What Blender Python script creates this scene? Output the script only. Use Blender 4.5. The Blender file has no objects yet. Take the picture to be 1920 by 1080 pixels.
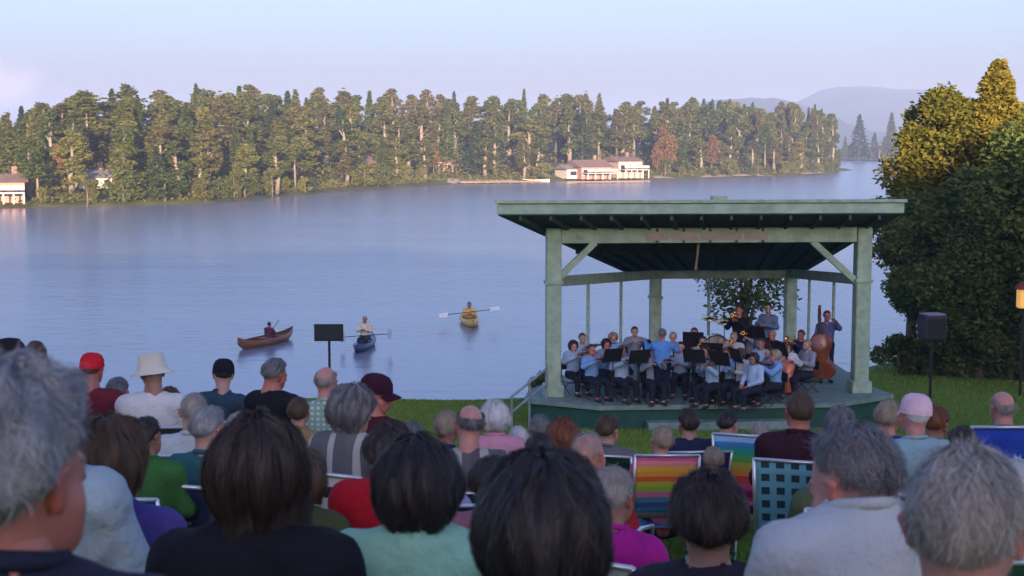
import bpy, math, random
import numpy as np
from math import radians, sin, cos, tan, pi, atan2, sqrt
from mathutils import Vector, Matrix
random.seed(7); np.random.seed(7)
scene = bpy.context.scene
COL = scene.collection
# ---------------------------------------------------------------- camera
F = 1920 * 50 / 36.0                 # focal length in photo pixels
HZ = 270.0                           # horizon row
CAMZ = 7.5
PITCH = math.atan((540 - HZ) / F)
cd = bpy.data.cameras.new('camera'); cam = bpy.data.objects.new('camera', cd); COL.objects.link(cam)
cam.location = (0, 0, CAMZ); cam.rotation_euler = (radians(90) - PITCH, 0, 0)
cd.lens = 50; cd.sensor_width = 36; cd.clip_start = 0.1; cd.clip_end = 20000
cd.dof.use_dof = True; cd.dof.focus_distance = 30; cd.dof.aperture_fstop = 8
scene.camera = cam
# ---------------------------------------------------------------- sky and sun
SUN_EL, SUN_AZ = radians(7.5), math.atan2(0.10, -0.995)      # azimuth measured from +Y towards +X
w = bpy.data.worlds.new('World'); scene.world = w; w.use_nodes = True
nt = w.node_tree; nt.nodes.clear()
sky = nt.nodes.new('ShaderNodeTexSky'); sky.sky_type = 'NISHITA'; sky.sun_disc = False
sky.sun_elevation = SUN_EL; sky.sun_rotation = SUN_AZ; sky.altitude = 500; sky.air_density = 1.0; sky.dust_density = 5.0; sky.ozone_density = 2.5
bg = nt.nodes.new('ShaderNodeBackground'); bg.inputs[1].default_value = 0.15
out = nt.nodes.new('ShaderNodeOutputWorld')
tn = nt.nodes.new('ShaderNodeVectorMath'); tn.operation = 'MULTIPLY'; tn.inputs[1].default_value = (.93, .885, 1.17)     # evening white balance of the sky
nt.links.new(sky.outputs[0], tn.inputs[0]); 
# one small pink evening cloud low in the sky, fixed by its direction
ctc = nt.nodes.new('ShaderNodeTexCoord'); cmp_ = nt.nodes.new('ShaderNodeMapping'); cmp_.inputs['Location'].default_value = (.3467, -.9374 * 0, -.0375 * 2.2); cmp_.inputs['Scale'].default_value = (1, 0, 2.2)
nt.links.new(ctc.outputs['Generated'], cmp_.inputs[0])
cn = nt.nodes.new('ShaderNodeTexNoise'); cn.inputs['Scale'].default_value = 60; cn.inputs['Detail'].default_value = 5; nt.links.new(ctc.outputs['Generated'], cn.inputs[0])
cl_ = nt.nodes.new('ShaderNodeVectorMath'); cl_.operation = 'LENGTH'; nt.links.new(cmp_.outputs[0], cl_.inputs[0])
ca_ = nt.nodes.new('ShaderNodeMath'); ca_.operation = 'MULTIPLY_ADD'; ca_.inputs[1].default_value = .05; nt.links.new(cn.outputs[0], ca_.inputs[0]); nt.links.new(cl_.outputs['Value'], ca_.inputs[2])
cr_ = nt.nodes.new('ShaderNodeMapRange'); cr_.interpolation_type = 'SMOOTHSTEP'; cr_.inputs[1].default_value = .075; cr_.inputs[2].default_value = .035; cr_.inputs[3].default_value = 0; cr_.inputs[4].default_value = .75; nt.links.new(ca_.outputs[0], cr_.inputs[0])
cx_ = nt.nodes.new('ShaderNodeMix'); cx_.data_type = 'RGBA'; nt.links.new(cr_.outputs[0], cx_.inputs[0]); nt.links.new(tn.outputs[0], cx_.inputs[6]); cx_.inputs[7].default_value = (2.5, 1.9, 2.1, 1)
nt.links.new(cx_.outputs[2], bg.inputs[0]); nt.links.new(bg.outputs[0], out.inputs[0])
sd = bpy.data.lights.new('sun', 'SUN'); sd.energy = 5.0; sd.angle = radians(0.6); sd.color = (1.0, 0.77, 0.55)
so = bpy.data.objects.new('sun', sd); COL.objects.link(so)
sv = Vector((sin(SUN_AZ) * cos(SUN_EL), cos(SUN_AZ) * cos(SUN_EL), sin(SUN_EL)))
so.rotation_euler = sv.to_track_quat('Z', 'Y').to_euler()
scene.view_settings.view_transform = 'Standard'; scene.view_settings.look = 'None'
scene.view_settings.exposure = 1.5; scene.view_settings.gamma = 1
try:
    scene.cycles.max_bounces = 5; scene.cycles.volume_bounces = 1; scene.cycles.transparent_max_bounces = 6
    scene.cycles.diffuse_bounces = 2; scene.cycles.glossy_bounces = 2
except Exception: pass

def ray(px, py):
    a = (px - 960) / F; b = -(py - 540) / F
    return Vector((a, cos(PITCH) + b * sin(PITCH), -sin(PITCH) + b * cos(PITCH)))
def at(px, py, Y):                   # point seen at that pixel, Y metres ahead
    d = ray(px, py); return Vector((0, 0, CAMZ)) + d * (Y / d.y)
def atz(px, py, z):                  # same, on the level z
    d = ray(px, py); return Vector((0, 0, CAMZ)) + d * ((z - CAMZ) / d.z)

# ---------------------------------------------------------------- materials
def new_mat(name):
    m = bpy.data.materials.new(name); m.use_nodes = True
    n = m.node_tree.nodes; b = n['Principled BSDF']; return m, n, m.node_tree.links, b
MC = {}
def mat(name, col, rough=0.8, var=0.15, scale=8.0, bump=0.0, bscale=40.0, metal=0.0, spec=0.3, sheen=0.0):
    if name in MC: return MC[name]
    m, n, l, b = new_mat(name)
    tc = n.new('ShaderNodeTexCoord')
    nz = n.new('ShaderNodeTexNoise'); nz.inputs['Scale'].default_value = scale; nz.inputs['Detail'].default_value = 4
    l.new(tc.outputs['Object'], nz.inputs['Vector'])
    mr = n.new('ShaderNodeMapRange'); mr.inputs[3].default_value = 1 - var; mr.inputs[4].default_value = 1 + var
    mr.inputs[1].default_value = 0.3; mr.inputs[2].default_value = 0.7
    l.new(nz.outputs[0], mr.inputs[0])
    mx = n.new('ShaderNodeVectorMath'); mx.operation = 'SCALE'; mx.inputs[0].default_value = col[:3]
    l.new(mr.outputs[0], mx.inputs['Scale']); l.new(mx.outputs[0], b.inputs['Base Color'])
    b.inputs['Roughness'].default_value = rough; b.inputs['Metallic'].default_value = metal
    b.inputs['Specular IOR Level'].default_value = spec
    if sheen: b.inputs['Sheen Weight'].default_value = sheen
    if bump:
        n2 = n.new('ShaderNodeTexNoise'); n2.inputs['Scale'].default_value = bscale; n2.inputs['Detail'].default_value = 3
        l.new(tc.outputs['Object'], n2.inputs['Vector'])
        bp = n.new('ShaderNodeBump'); bp.inputs['Strength'].default_value = bump; bp.inputs['Distance'].default_value = 0.01
        l.new(n2.outputs[0], bp.inputs['Height']); l.new(bp.outputs[0], b.inputs['Normal'])
    MC[name] = m; return m
def cloth(name, col, **k):
    k.setdefault('var', 0.12); k.setdefault('scale', 5); k.setdefault('bump', 0.8); k.setdefault('bscale', 38); k.setdefault('rough', 0.9); k.setdefault('spec', 0.15)
    return mat(name, col, **k)
def bands(name, cols, axis='Z', rough=0.85, coord='Generated'):
    """even stripes along one generated axis"""
    m, n, l, b = new_mat(name)
    tc = n.new('ShaderNodeTexCoord'); sp = n.new('ShaderNodeSeparateXYZ'); l.new(tc.outputs[coord], sp.inputs[0])
    cr = n.new('ShaderNodeValToRGB'); cr.color_ramp.interpolation = 'CONSTANT'
    e = cr.color_ramp.elements; k = len(cols)
    e[0].color = (*cols[0], 1); e[1].position = 1.0 / k; e[1].color = (*cols[1], 1)
    for i in range(2, k):
        q = e.new(i / k); q.color = (*cols[i], 1)
    l.new(sp.outputs[axis], cr.inputs[0]); l.new(cr.outputs[0], b.inputs['Base Color'])
    b.inputs['Roughness'].default_value = rough; b.inputs['Specular IOR Level'].default_value = 0.2
    return m
def checker(name, c1, c2, cx, cz, gap=0.5):
    m, n, l, b = new_mat(name)
    tc = n.new('ShaderNodeTexCoord'); sp = n.new('ShaderNodeSeparateXYZ'); l.new(tc.outputs['Generated'], sp.inputs[0])
    res = []
    for ax, c in (('X', cx), ('Z', cz)):
        a = n.new('ShaderNodeMath'); a.operation = 'MULTIPLY'; a.inputs[1].default_value = c; l.new(sp.outputs[ax], a.inputs[0])
        f = n.new('ShaderNodeMath'); f.operation = 'FRACT'; l.new(a.outputs[0], f.inputs[0])
        g = n.new('ShaderNodeMath'); g.operation = 'GREATER_THAN'; g.inputs[1].default_value = gap; l.new(f.outputs[0], g.inputs[0]); res.append(g)
    mu = n.new('ShaderNodeMath'); mu.operation = 'MULTIPLY'; l.new(res[0].outputs[0], mu.inputs[0]); l.new(res[1].outputs[0], mu.inputs[1])
    mx = n.new('ShaderNodeMix'); mx.data_type = 'RGBA'; mx.inputs[6].default_value = (*c1, 1); mx.inputs[7].default_value = (*c2, 1)
    l.new(mu.outputs[0], mx.inputs[0]); l.new(mx.outputs[2], b.inputs['Base Color']); b.inputs['Roughness'].default_value = 0.85
    return m
def foliage_mat(name, c1, c2, trans=0.3, scale=0.5):
    m, n, l, b = new_mat(name)
    geo = n.new('ShaderNodeNewGeometry'); tc = n.new('ShaderNodeTexCoord')
    nz = n.new('ShaderNodeTexNoise'); nz.inputs['Scale'].default_value = scale; nz.inputs['Detail'].default_value = 2
    l.new(tc.outputs['Object'], nz.inputs['Vector'])
    oi = n.new('ShaderNodeObjectInfo')
    ad = n.new('ShaderNodeMath'); ad.operation = 'ADD'; l.new(nz.outputs[0], ad.inputs[0])
    r2 = n.new('ShaderNodeMath'); r2.operation = 'MULTIPLY_ADD'; r2.inputs[1].default_value = 0.6; r2.inputs[2].default_value = -0.3
    l.new(geo.outputs['Random Per Island'], r2.inputs[0]); l.new(r2.outputs[0], ad.inputs[1])
    a2 = n.new('ShaderNodeMath'); a2.operation = 'MULTIPLY_ADD'; a2.inputs[1].default_value = 0.7; a2.inputs[2].default_value = -0.35
    l.new(oi.outputs['Random'], a2.inputs[0])
    a3 = n.new('ShaderNodeMath'); a3.operation = 'ADD'; a3.use_clamp = True; l.new(ad.outputs[0], a3.inputs[0]); l.new(a2.outputs[0], a3.inputs[1])
    mx = n.new('ShaderNodeMix'); mx.data_type = 'RGBA'; mx.inputs[6].default_value = (*c1, 1); mx.inputs[7].default_value = (*c2, 1)
    l.new(a3.outputs[0], mx.inputs[0])
    l.new(mx.outputs[2], b.inputs['Base Color']); b.inputs['Roughness'].default_value = 0.7; b.inputs['Specular IOR Level'].default_value = 0.2
    tr = n.new('ShaderNodeBsdfTranslucent'); l.new(mx.outputs[2], tr.inputs[0])
    ms = n.new('ShaderNodeMixShader'); ms.inputs[0].default_value = trans
    l.new(b.outputs[0], ms.inputs[1]); l.new(tr.outputs[0], ms.inputs[2]); l.new(ms.outputs[0], n['Material Output'].inputs[0])
    return m

# ---------------------------------------------------------------- mesh helpers
def mesh_np(name, V, Q, mats=(), smooth=False, mi=None):
    """V (n,3); Q (m,3|4) index array or list of such arrays"""
    V = np.asarray(V, dtype=np.float32)
    if not isinstance(Q, (list, tuple)): Q = [Q]
    Q = [np.asarray(q, dtype=np.int32) for q in Q if len(q)]
    me = bpy.data.meshes.new(name); me.vertices.add(len(V)); me.vertices.foreach_set('co', V.ravel())
    loops = np.concatenate([q.ravel() for q in Q]); sizes = np.concatenate([np.full(len(q), q.shape[1], np.int32) for q in Q])
    me.loops.add(len(loops)); me.loops.foreach_set('vertex_index', loops)
    me.polygons.add(len(sizes)); st = np.concatenate([[0], np.cumsum(sizes)[:-1]]).astype(np.int32)
    me.polygons.foreach_set('loop_start', st)
    if mi is not None: me.polygons.foreach_set('material_index', np.asarray(mi, np.int32))
    for m in mats: me.materials.append(m)
    me.update(calc_edges=True); me.validate()
    if smooth: me.polygons.foreach_set('use_smooth', np.ones(len(me.polygons), bool))
    return me
def link(name, me, parent=None, loc=None):
    o = bpy.data.objects.new(name, me); COL.objects.link(o)
    if parent is not None: o.parent = parent
    if loc is not None: o.location = loc
    return o
def tag(o, label=None, cat=None, group=None, kind=None):
    if label: o['label'] = label
    if cat: o['category'] = cat
    if group: o['group'] = group
    if kind: o['kind'] = kind
    return o
def empty(name, loc, rz=0.0, label=None, cat=None, group=None):
    o = bpy.data.objects.new(name, None); COL.objects.link(o); o.location = loc; o.rotation_euler = (0, 0, rz)
    o.empty_display_size = 0.2
    return tag(o, label, cat, group)
def copy_tree(o, parent=None):
    c = o.copy(); COL.objects.link(c)
    if parent is not None: c.parent = parent
    for ch in [x for x in o.children]: copy_tree(ch, c)
    return c
class MB:
    """collects boxes, bars, tubes into one mesh"""
    def __init__(s): s.v = []; s.f = []
    def add(s, vs, fs):
        k = len(s.v); s.v += [tuple(x) for x in vs]; s.f += [tuple(i + k for i in f) for f in fs]; return s
    def box(s, c, d, rz=0.0, ch=0.0, M=None):
        x, y, z = d[0] / 2, d[1] / 2, d[2] / 2; R = Matrix.Rotation(rz, 3, 'Z') if M is None else M; c = Vector(c)
        if not ch:
            vs = [(a * x, b * y, e * z) for e in (-1, 1) for a, b in ((-1, -1), (1, -1), (1, 1), (-1, 1))]
            fs = [(3, 2, 1, 0), (4, 5, 6, 7)] + [(i, (i + 1) % 4, (i + 1) % 4 + 4, i + 4) for i in range(4)]
        else:
            def ring(z_, i): return [(-x + i + ch * 0, -y + ch + i, z_), (-x + ch + i, -y + i, z_), (x - ch - i, -y + i, z_), (x - i, -y + ch + i, z_), (x - i, y - ch - i, z_), (x - ch - i, y - i, z_), (-x + ch + i, y - i, z_), (-x + i, y - ch - i, z_)]
            vs = ring(-z, ch * .6) + ring(-z + ch, 0) + ring(z - ch, 0) + ring(z, ch * .6)
            fs = [tuple(range(7, -1, -1)), tuple(range(24, 32))]
            for r in range(3): fs += [(r * 8 + i, r * 8 + (i + 1) % 8, (r + 1) * 8 + (i + 1) % 8, (r + 1) * 8 + i) for i in range(8)]
        return s.add([c + R @ Vector(p) for p in vs], fs)
    def bar(s, a, b, wd, ht, up=(0, 0, 1)):
        a = Vector(a); b = Vector(b); d = (b - a); L = d.length; d.normalize(); u = Vector(up)
        if abs(d.dot(u)) > .98: u = Vector((0, 1, 0))
        x = d.cross(u).normalized(); u = x.cross(d).normalized()
        vs = [p + x * (i * wd / 2) + u * (j * ht / 2) for p in (a, b) for i, j in ((-1, -1), (1, -1), (1, 1), (-1, 1))]
        return s.add(vs, [(0, 1, 2, 3), (7, 6, 5, 4)] + [(i + 4, (i + 1) % 4 + 4, (i + 1) % 4, i) for i in range(4)])
    def tube(s, pts, r, n=8, cap=True):
        pts = [Vector(p) for p in pts]; rs = r if isinstance(r, (list, tuple)) else [r] * len(pts); vs = []
        for i, p in enumerate(pts):
            d = (pts[min(i + 1, len(pts) - 1)] - pts[max(i - 1, 0)]).normalized()
            u = Vector((0, 0, 1)) if abs(d.z) < .9 else Vector((1, 0, 0)); x = d.cross(u).normalized(); y = x.cross(d).normalized()
            vs += [p + x * (cos(2 * pi * k / n) * rs[i]) + y * (sin(2 * pi * k / n) * rs[i]) for k in range(n)]
        fs = [(i * n + k, (i + 1) * n + k, (i + 1) * n + (k + 1) % n, i * n + (k + 1) % n) for i in range(len(pts) - 1) for k in range(n)]
        if cap: fs += [tuple(range(n)), tuple(range(len(pts) * n - 1, (len(pts) - 1) * n - 1, -1))]
        return s.add(vs, fs)
    def lathe(s, prof, c=(0, 0, 0), n=16, M=None):
        c = Vector(c); M = M or Matrix.Identity(3); vs = [c + M @ Vector((r * cos(2 * pi * k / n), r * sin(2 * pi * k / n), z)) for r, z in prof for k in range(n)]
        fs = [(i * n + k, i * n + (k + 1) % n, (i + 1) * n + (k + 1) % n, (i + 1) * n + k) for i in range(len(prof) - 1) for k in range(n)]
        fs += [tuple(range(n - 1, -1, -1)), tuple(range((len(prof) - 1) * n, len(prof) * n))]
        return s.add(vs, fs)
    def prism(s, poly, z0, z1):
        n = len(poly); z0 = z0 if hasattr(z0, '__len__') else [z0] * n; z1 = z1 if hasattr(z1, '__len__') else [z1] * n
        vs = [(p[0], p[1], z0[i]) for i, p in enumerate(poly)] + [(p[0], p[1], z1[i]) for i, p in enumerate(poly)]
        return s.add(vs, [tuple(range(n - 1, -1, -1)), tuple(range(n, 2 * n))] + [(i, (i + 1) % n, (i + 1) % n + n, i + n) for i in range(n)])
    def build(s, name, m, parent=None, smooth=False, bevel=0.0):
        me = bpy.data.meshes.new(name); me.from_pydata([tuple(v) for v in s.v], [], s.f); me.update(); me.validate()
        for q in (m if isinstance(m, (list, tuple)) else [m]): me.materials.append(q)
        if smooth: me.polygons.foreach_set('use_smooth', np.ones(len(me.polygons), bool))
        o = link(name, me, parent)
        if bevel:
            md = o.modifiers.new('bevel', 'BEVEL'); md.width = bevel; md.segments = 2; md.limit_method = 'ANGLE'
        return o

# ---------------------------------------------------------------- ground
def smooth(a, b, x): t = min(1, max(0, (x - a) / (b - a))); return t * t * (3 - 2 * t)
def npsm(a, b, x): t = np.clip((x - a) / (b - a), 0, 1); return t * t * (3 - 2 * t)
def shore_near(x): return 41.6 + 0.25 * np.sin(x * 0.9) + 7.5 * npsm(6.5, 14, x) + 6 * npsm(18, 40, x) - 1.0 * npsm(0, -30, x)
def gz(x, y):
    x = np.asarray(x, float); y = np.asarray(y, float)
    s = shore_near(x); yy = np.maximum(y, -22)
    a = 6.0 - 0.155 * yy
    z31 = 6.0 - 0.155 * 31
    b = z31 * (s - y) / (s - 31)
    z = np.where(y < 31, a, np.maximum(b, -1.5))
    z = z + 0.30 * npsm(-0.8, -3.0, x) * npsm(3, 8, y) * npsm(30, 18, y)
    z = z + 1.2 * npsm(14, 30, x) * npsm(20, 34, y) * npsm(56, 44, y)
    rn = 1.1 * np.sin(x * 0.11 + 1) + 0.7 * np.sin(x * 0.31) + 0.5 * np.sin(x * 0.83 + 2)
    z = np.where(y < -22, z + (11.2 + .5 * rn) * npsm(-26, -62, y), z)  # unseen ridge added behind the viewer, its height set to shade the foreground
    return z
HAZE=.00042
# ================================================================ THE SETTING
def grid_mesh(name, xs, ys, fz, m, sm=True):
    X, Y = np.meshgrid(xs, ys, indexing='ij'); Z = fz(X, Y)
    V = np.stack([X, Y, Z], -1).reshape(-1, 3); nx, ny = len(xs), len(ys)
    i, j = np.meshgrid(np.arange(nx - 1), np.arange(ny - 1), indexing='ij'); a = (i * ny + j).ravel()
    return mesh_np(name, V, np.stack([a, a + ny, a + ny + 1, a + 1], -1), [m], sm)
def grass_mat():
    m, n, l, b = new_mat('lawn'); tc = n.new('ShaderNodeTexCoord')
    n1 = n.new('ShaderNodeTexNoise'); n1.inputs['Scale'].default_value = 0.35; n1.inputs['Detail'].default_value = 5
    n2 = n.new('ShaderNodeTexNoise'); n2.inputs['Scale'].default_value = 14; n2.inputs['Detail'].default_value = 4
    l.new(tc.outputs['Object'], n1.inputs[0]); l.new(tc.outputs['Object'], n2.inputs[0])
    cr = n.new('ShaderNodeValToRGB'); e = cr.color_ramp.elements
    e[0].position = .35; e[0].color = (.085, .16, .02, 1); e[1].position = .62; e[1].color = (.16, .25, .032, 1)
    q = e.new(.75); q.color = (.24, .22, .07, 1)
    a = n.new('ShaderNodeMath'); a.operation = 'MULTIPLY_ADD'; a.inputs[1].default_value = .5; a.inputs[2].default_value = .0
    l.new(n2.outputs[0], a.inputs[0]); c = n.new('ShaderNodeMath'); c.operation = 'MULTIPLY_ADD'; c.inputs[1].default_value = .5
    l.new(n1.outputs[0], c.inputs[0]); l.new(a.outputs[0], c.inputs[2]); l.new(c.outputs[0], cr.inputs[0]); l.new(cr.outputs[0], b.inputs['Base Color'])
    bp = n.new('ShaderNodeBump'); bp.inputs['Distance'].default_value = .05; bp.inputs['Strength'].default_value = .8
    l.new(n2.outputs[0], bp.inputs['Height']); l.new(bp.outputs[0], b.inputs['Normal']); b.inputs['Roughness'].default_value = .9; b.inputs['Specular IOR Level'].default_value = .1
    return m
M_lawn = grass_mat()
xs = np.concatenate([np.linspace(-420, -60, 60, endpoint=False), np.linspace(-60, 60, 160), np.linspace(62, 260, 40)])
ys = np.concatenate([np.linspace(-160, -22, 40, endpoint=False), np.linspace(-22, 62, 150)])
tag(link('ground', grid_mesh('ground', xs, ys, gz, M_lawn)), kind='structure')
# grass tufts where the lawn shows
def tufts(n, x0, x1, y0, y1, seed):
    r = np.random.RandomState(seed); x = r.uniform(x0, x1, n); y = y0 + (y1 - y0) * r.rand(n); z = gz(x, y)
    ok = z > 0.05; x, y, z = x[ok], y[ok], z[ok]; n = len(x)
    h = r.uniform(.03, .085, n); a = r.uniform(0, 2 * pi, n); wd = .008 + .0004 * y
    dx, dy = np.cos(a) * wd, np.sin(a) * wd; tx, ty = r.normal(0, .025, n), r.normal(0, .025, n)
    V = np.stack([np.stack([x - dx, y - dy, z - .01], -1), np.stack([x + dx, y + dy, z - .01], -1), np.stack([x + tx, y + ty, z + h], -1)], 1).reshape(-1, 3)
    return V, np.arange(3 * n).reshape(-1, 3)
V1, F1 = tufts(70000, -4, 7, 6, 44, 1); V2, F2 = tufts(60000, 6, 22, 8, 54, 2)
M_blade = foliage_mat('grass_blade', (.11, .19, .024), (.22, .29, .05), .35, 1.2)
tag(link('grass', mesh_np('grass', np.concatenate([V1, V2]), np.concatenate([F1, F2 + len(V1)]), [M_blade])), 'short green grass of the lakeside lawn', kind='stuff')

# lake
m, n, l, b = new_mat('lake_water'); M_lake = m
b.inputs['Base Color'].default_value = (.19, .20, .25, 1); b.inputs['Roughness'].default_value = .22; b.inputs['IOR'].default_value = 1.33
b.inputs['Specular IOR Level'].default_value = 0.5
tc = n.new('ShaderNodeTexCoord')
def wav(sc, det, vec=(1, 1, 1)):
    mp = n.new('ShaderNodeMapping'); mp.inputs['Scale'].default_value = vec; l.new(tc.outputs['Object'], mp.inputs[0])
    z = n.new('ShaderNodeTexNoise'); z.inputs['Scale'].default_value = sc; z.inputs['Detail'].default_value = det; l.new(mp.outputs[0], z.inputs[0]); return z
a1 = wav(1.1, 4, (.7, 1.3, 1)); a2 = wav(.12, 3, (.35, 1.2, 1)); a3 = wav(.022, 3, (.25, 1.5, 1))
b1 = n.new('ShaderNodeBump'); b1.inputs['Distance'].default_value = .055
l.new(a1.outputs[0], b1.inputs['Height'])
b2 = n.new('ShaderNodeBump'); b2.inputs['Strength'].default_value = .25; b2.inputs['Distance'].default_value = .2
l.new(a2.outputs[0], b2.inputs['Height']); l.new(b1.outputs[0], b2.inputs['Normal']); l.new(b2.outputs[0], b.inputs['Normal'])
mr = n.new('ShaderNodeMapRange'); mr.inputs[1].default_value = .35; mr.inputs[2].default_value = .65; mr.inputs[3].default_value = .25; mr.inputs[4].default_value = .75
l.new(a3.outputs[0], mr.inputs[0]); l.new(mr.outputs[0], b1.inputs['Strength'])
me = mesh_np('lake', [(-2500, 36, 0), (2500, 36, 0), (2500, 1500, 0), (-2500, 1500, 0)], np.array([[0, 1, 2, 3]]), [M_lake])
tag(link('lake', me), kind='structure')

# far bank along the traced shoreline
SH = [(-700, 400), (-250, 397), (0, 391), (250, 386), (400, 381), (500, 372), (640, 359), (750, 352), (850, 345), (1050, 340), (1210, 337), (1350, 333), (1500, 329), (1560, 325)]
SP = [atz(px, py, 0) for px, py in SH]
HEAD = SP[-1]
SP += [HEAD + Vector((14, 40, 0)), HEAD + Vector((10, 130, 0)), HEAD + Vector((30, 260, 0))]
def resample(P, step):
    out_ = [P[0].copy()]
    for a, b_ in zip(P[:-1], P[1:]):
        k = max(1, int((b_ - a).length / step))
        out_ += [a.lerp(b_, i / k) for i in range(1, k + 1)]
    return out_
SR = resample(SP, 4.0)
nrm = []
for i in range(len(SR)):
    d = SR[min(i + 3, len(SR) - 1)] - SR[max(i - 3, 0)]; nrm.append(Vector((-d.y, d.x, 0)).normalized())
def bank_z(t): return 0.5 * smooth(-1, 2.5, t) + 0.12 * max(0, t - 2) - 0.6 * smooth(2, -3, t)
T = [-3, -.5, 0, .6, 2, 5, 9, 15, 25, 40, 60, 90]
V = []
for i, (p, q) in enumerate(zip(SR, nrm)):
    j = .8 * sin(i * .7) + .5 * sin(i * 1.9 + 1)
    for t in T: c = p + q * (t + j * (1 if t < 6 else 0)); V.append((c.x, c.y, bank_z(t) + (0 if t < 6 else .5 * sin(i * .21 + t * .1))))
k = len(T); Q = [(i * k + j, (i + 1) * k + j, (i + 1) * k + j + 1, i * k + j + 1) for i in range(len(SR) - 1) for j in range(k - 1)]
M_bank = mat('far_bank_soil', (.085, .09, .028), var=.4, scale=.25, bump=.5, bscale=3)
tag(link('far_bank', mesh_np('far_bank', V, np.array(Q), [M_bank], True)), kind='structure')
# land beyond the lake, out to the horizon, with the two blue mountains
me = mesh_np('far_land', [(-4000, 640, .4), (4000, 640, .4), (4000, 4200, .4), (-4000, 4200, .4)], np.array([[0, 1, 2, 3]]), [mat('far_land', (.05, .075, .03), scale=.01)])
tag(link('far_land', me), kind='structure')
M_mount = mat('mountain_forest', (.022, .038, .035), var=.3, scale=.012)
def mountain(D, pts, seed, nm):
    rr = np.random.RandomState(seed); xs_ = np.linspace(pts[0][0], pts[-1][0], 90); hs = np.interp(xs_, [p[0] for p in pts], [p[1] for p in pts])
    hz = [max(1.0, at(x, y, D).z) for x, y in zip(xs_, hs)]; V = []; Dp = [0, .15, .35, .6, 1, 1.5, 2.2]; Hp = [0, .25, .6, .85, 1, .8, 0]
    wob = np.convolve(rr.normal(0, 1, 110), np.ones(5) / 5, 'same')
    for i, x in enumerate(xs_):
        X = at(x, 270, D).x
        for d_, h_ in zip(Dp, Hp): V.append((X + wob[i] * 6, D - 350 + 350 * d_ + rr.normal(0, 10), hz[i] * h_ * (1 + .02 * wob[i])))
    k = len(Dp); Q = [(i * k + j, (i + 1) * k + j, (i + 1) * k + j + 1, i * k + j + 1) for i in range(89) for j in range(k - 1)]
    tag(link(nm, mesh_np(nm, V, np.array(Q), [M_mount], True)), kind='structure')
mountain(2600, [(1380, 262), (1440, 215), (1500, 186), (1540, 168), (1575, 161), (1620, 161), (1680, 166), (1730, 170), (1800, 178), (1900, 200), (2100, 240), (2400, 268)], 3, 'mountain')
mountain(2000, [(1150, 266), (1200, 250), (1260, 220), (1330, 188), (1400, 184), (1450, 184), (1500, 205), (1560, 235), (1640, 252), (1720, 262), (1900, 262)], 5, 'hill')

# ---------------------------------------------------------------- trees
M_bark = mat('bark', (.13, .10, .075), var=.35, scale=3, bump=.6, bscale=20)
M_barklt = mat('pale_bark', (.23, .19, .14), var=.3, scale=3)
def leaf_cards(P, size, r, flat=.5):
    n_ = len(P); a = r.normal(0, 1, (n_, 3)); a[:, 2] *= flat; a /= np.linalg.norm(a, axis=1)[:, None]
    b_ = r.normal(0, 1, (n_, 3)); b_ -= (a * b_).sum(1)[:, None] * a; b_ /= np.linalg.norm(b_, axis=1)[:, None]
    s = size * r.uniform(.6, 1.4, n_)[:, None]; a = a * s; b_ = b_ * s * .6
    V = np.stack([P - a, P - b_ * .8, P + a, P + b_], 1).reshape(-1, 3)
    return V, np.arange(4 * n_).reshape(-1, 4)
def decid_pts(h, rad, z0, n_, r, lobes=14, shell=.75, lob=.42):
    """points in many lobes set round the crown's axis"""
    L = []
    for k in range(lobes):
        u = (k + .5) / lobes; z = z0 + (h - z0) * (.12 + .78 * u); w_ = rad * (sin(pi * (.12 + .80 * u)) ** .7)
        a = r.uniform(0, 2 * pi); L.append((cos(a) * w_ * .62, sin(a) * w_ * .62, z, rad * lob * r.uniform(.7, 1.25)))
    L.append((0, 0, h - rad * .35, rad * .36)); P = []
    for (x, y, z, R_) in L:
        k = n_ // len(L); d = r.normal(0, 1, (k, 3)); d /= np.linalg.norm(d, axis=1)[:, None]; d[:, 2] *= .8
        P.append(np.array([x, y, z]) + d * R_ * (shell + (1 - shell) * 1.6 * (r.rand(k) - .45))[:, None] + r.normal(0, R_ * .10, (k, 3)) * (r.rand(k) < .5)[:, None])
    return np.concatenate(P), L
def tree_decid(h, rad, z0, n_, size, seed, mcrown, mbark, lobes=14):
    r = np.random.RandomState(seed); P, L = decid_pts(h, rad, z0, n_, r, lobes); V, Q_ = leaf_cards(P, size, r)
    e = empty('broadleaf_tree', (0, 0, 0)); t = MB(); tr = h * .018 + .05
    t.tube([(0, 0, -.3), (.02 * h, 0, h * .3), (0, .01 * h, h * .6), (0, 0, h * .85)], [tr * 1.4, tr, tr * .65, tr * .2], 7)
    for (x, y, z, R_) in L[::2]: t.tube([(0, 0, max(z0 * .8, z - rad * .8)), (x * .5, y * .5, z - R_ * .6), (x, y, z)], [tr * .45, tr * .3, tr * .1], 5)
    t.build('trunk', mbark, e, True); link('crown', mesh_np('crown', V, Q_, [mcrown]), e); return e
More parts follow.
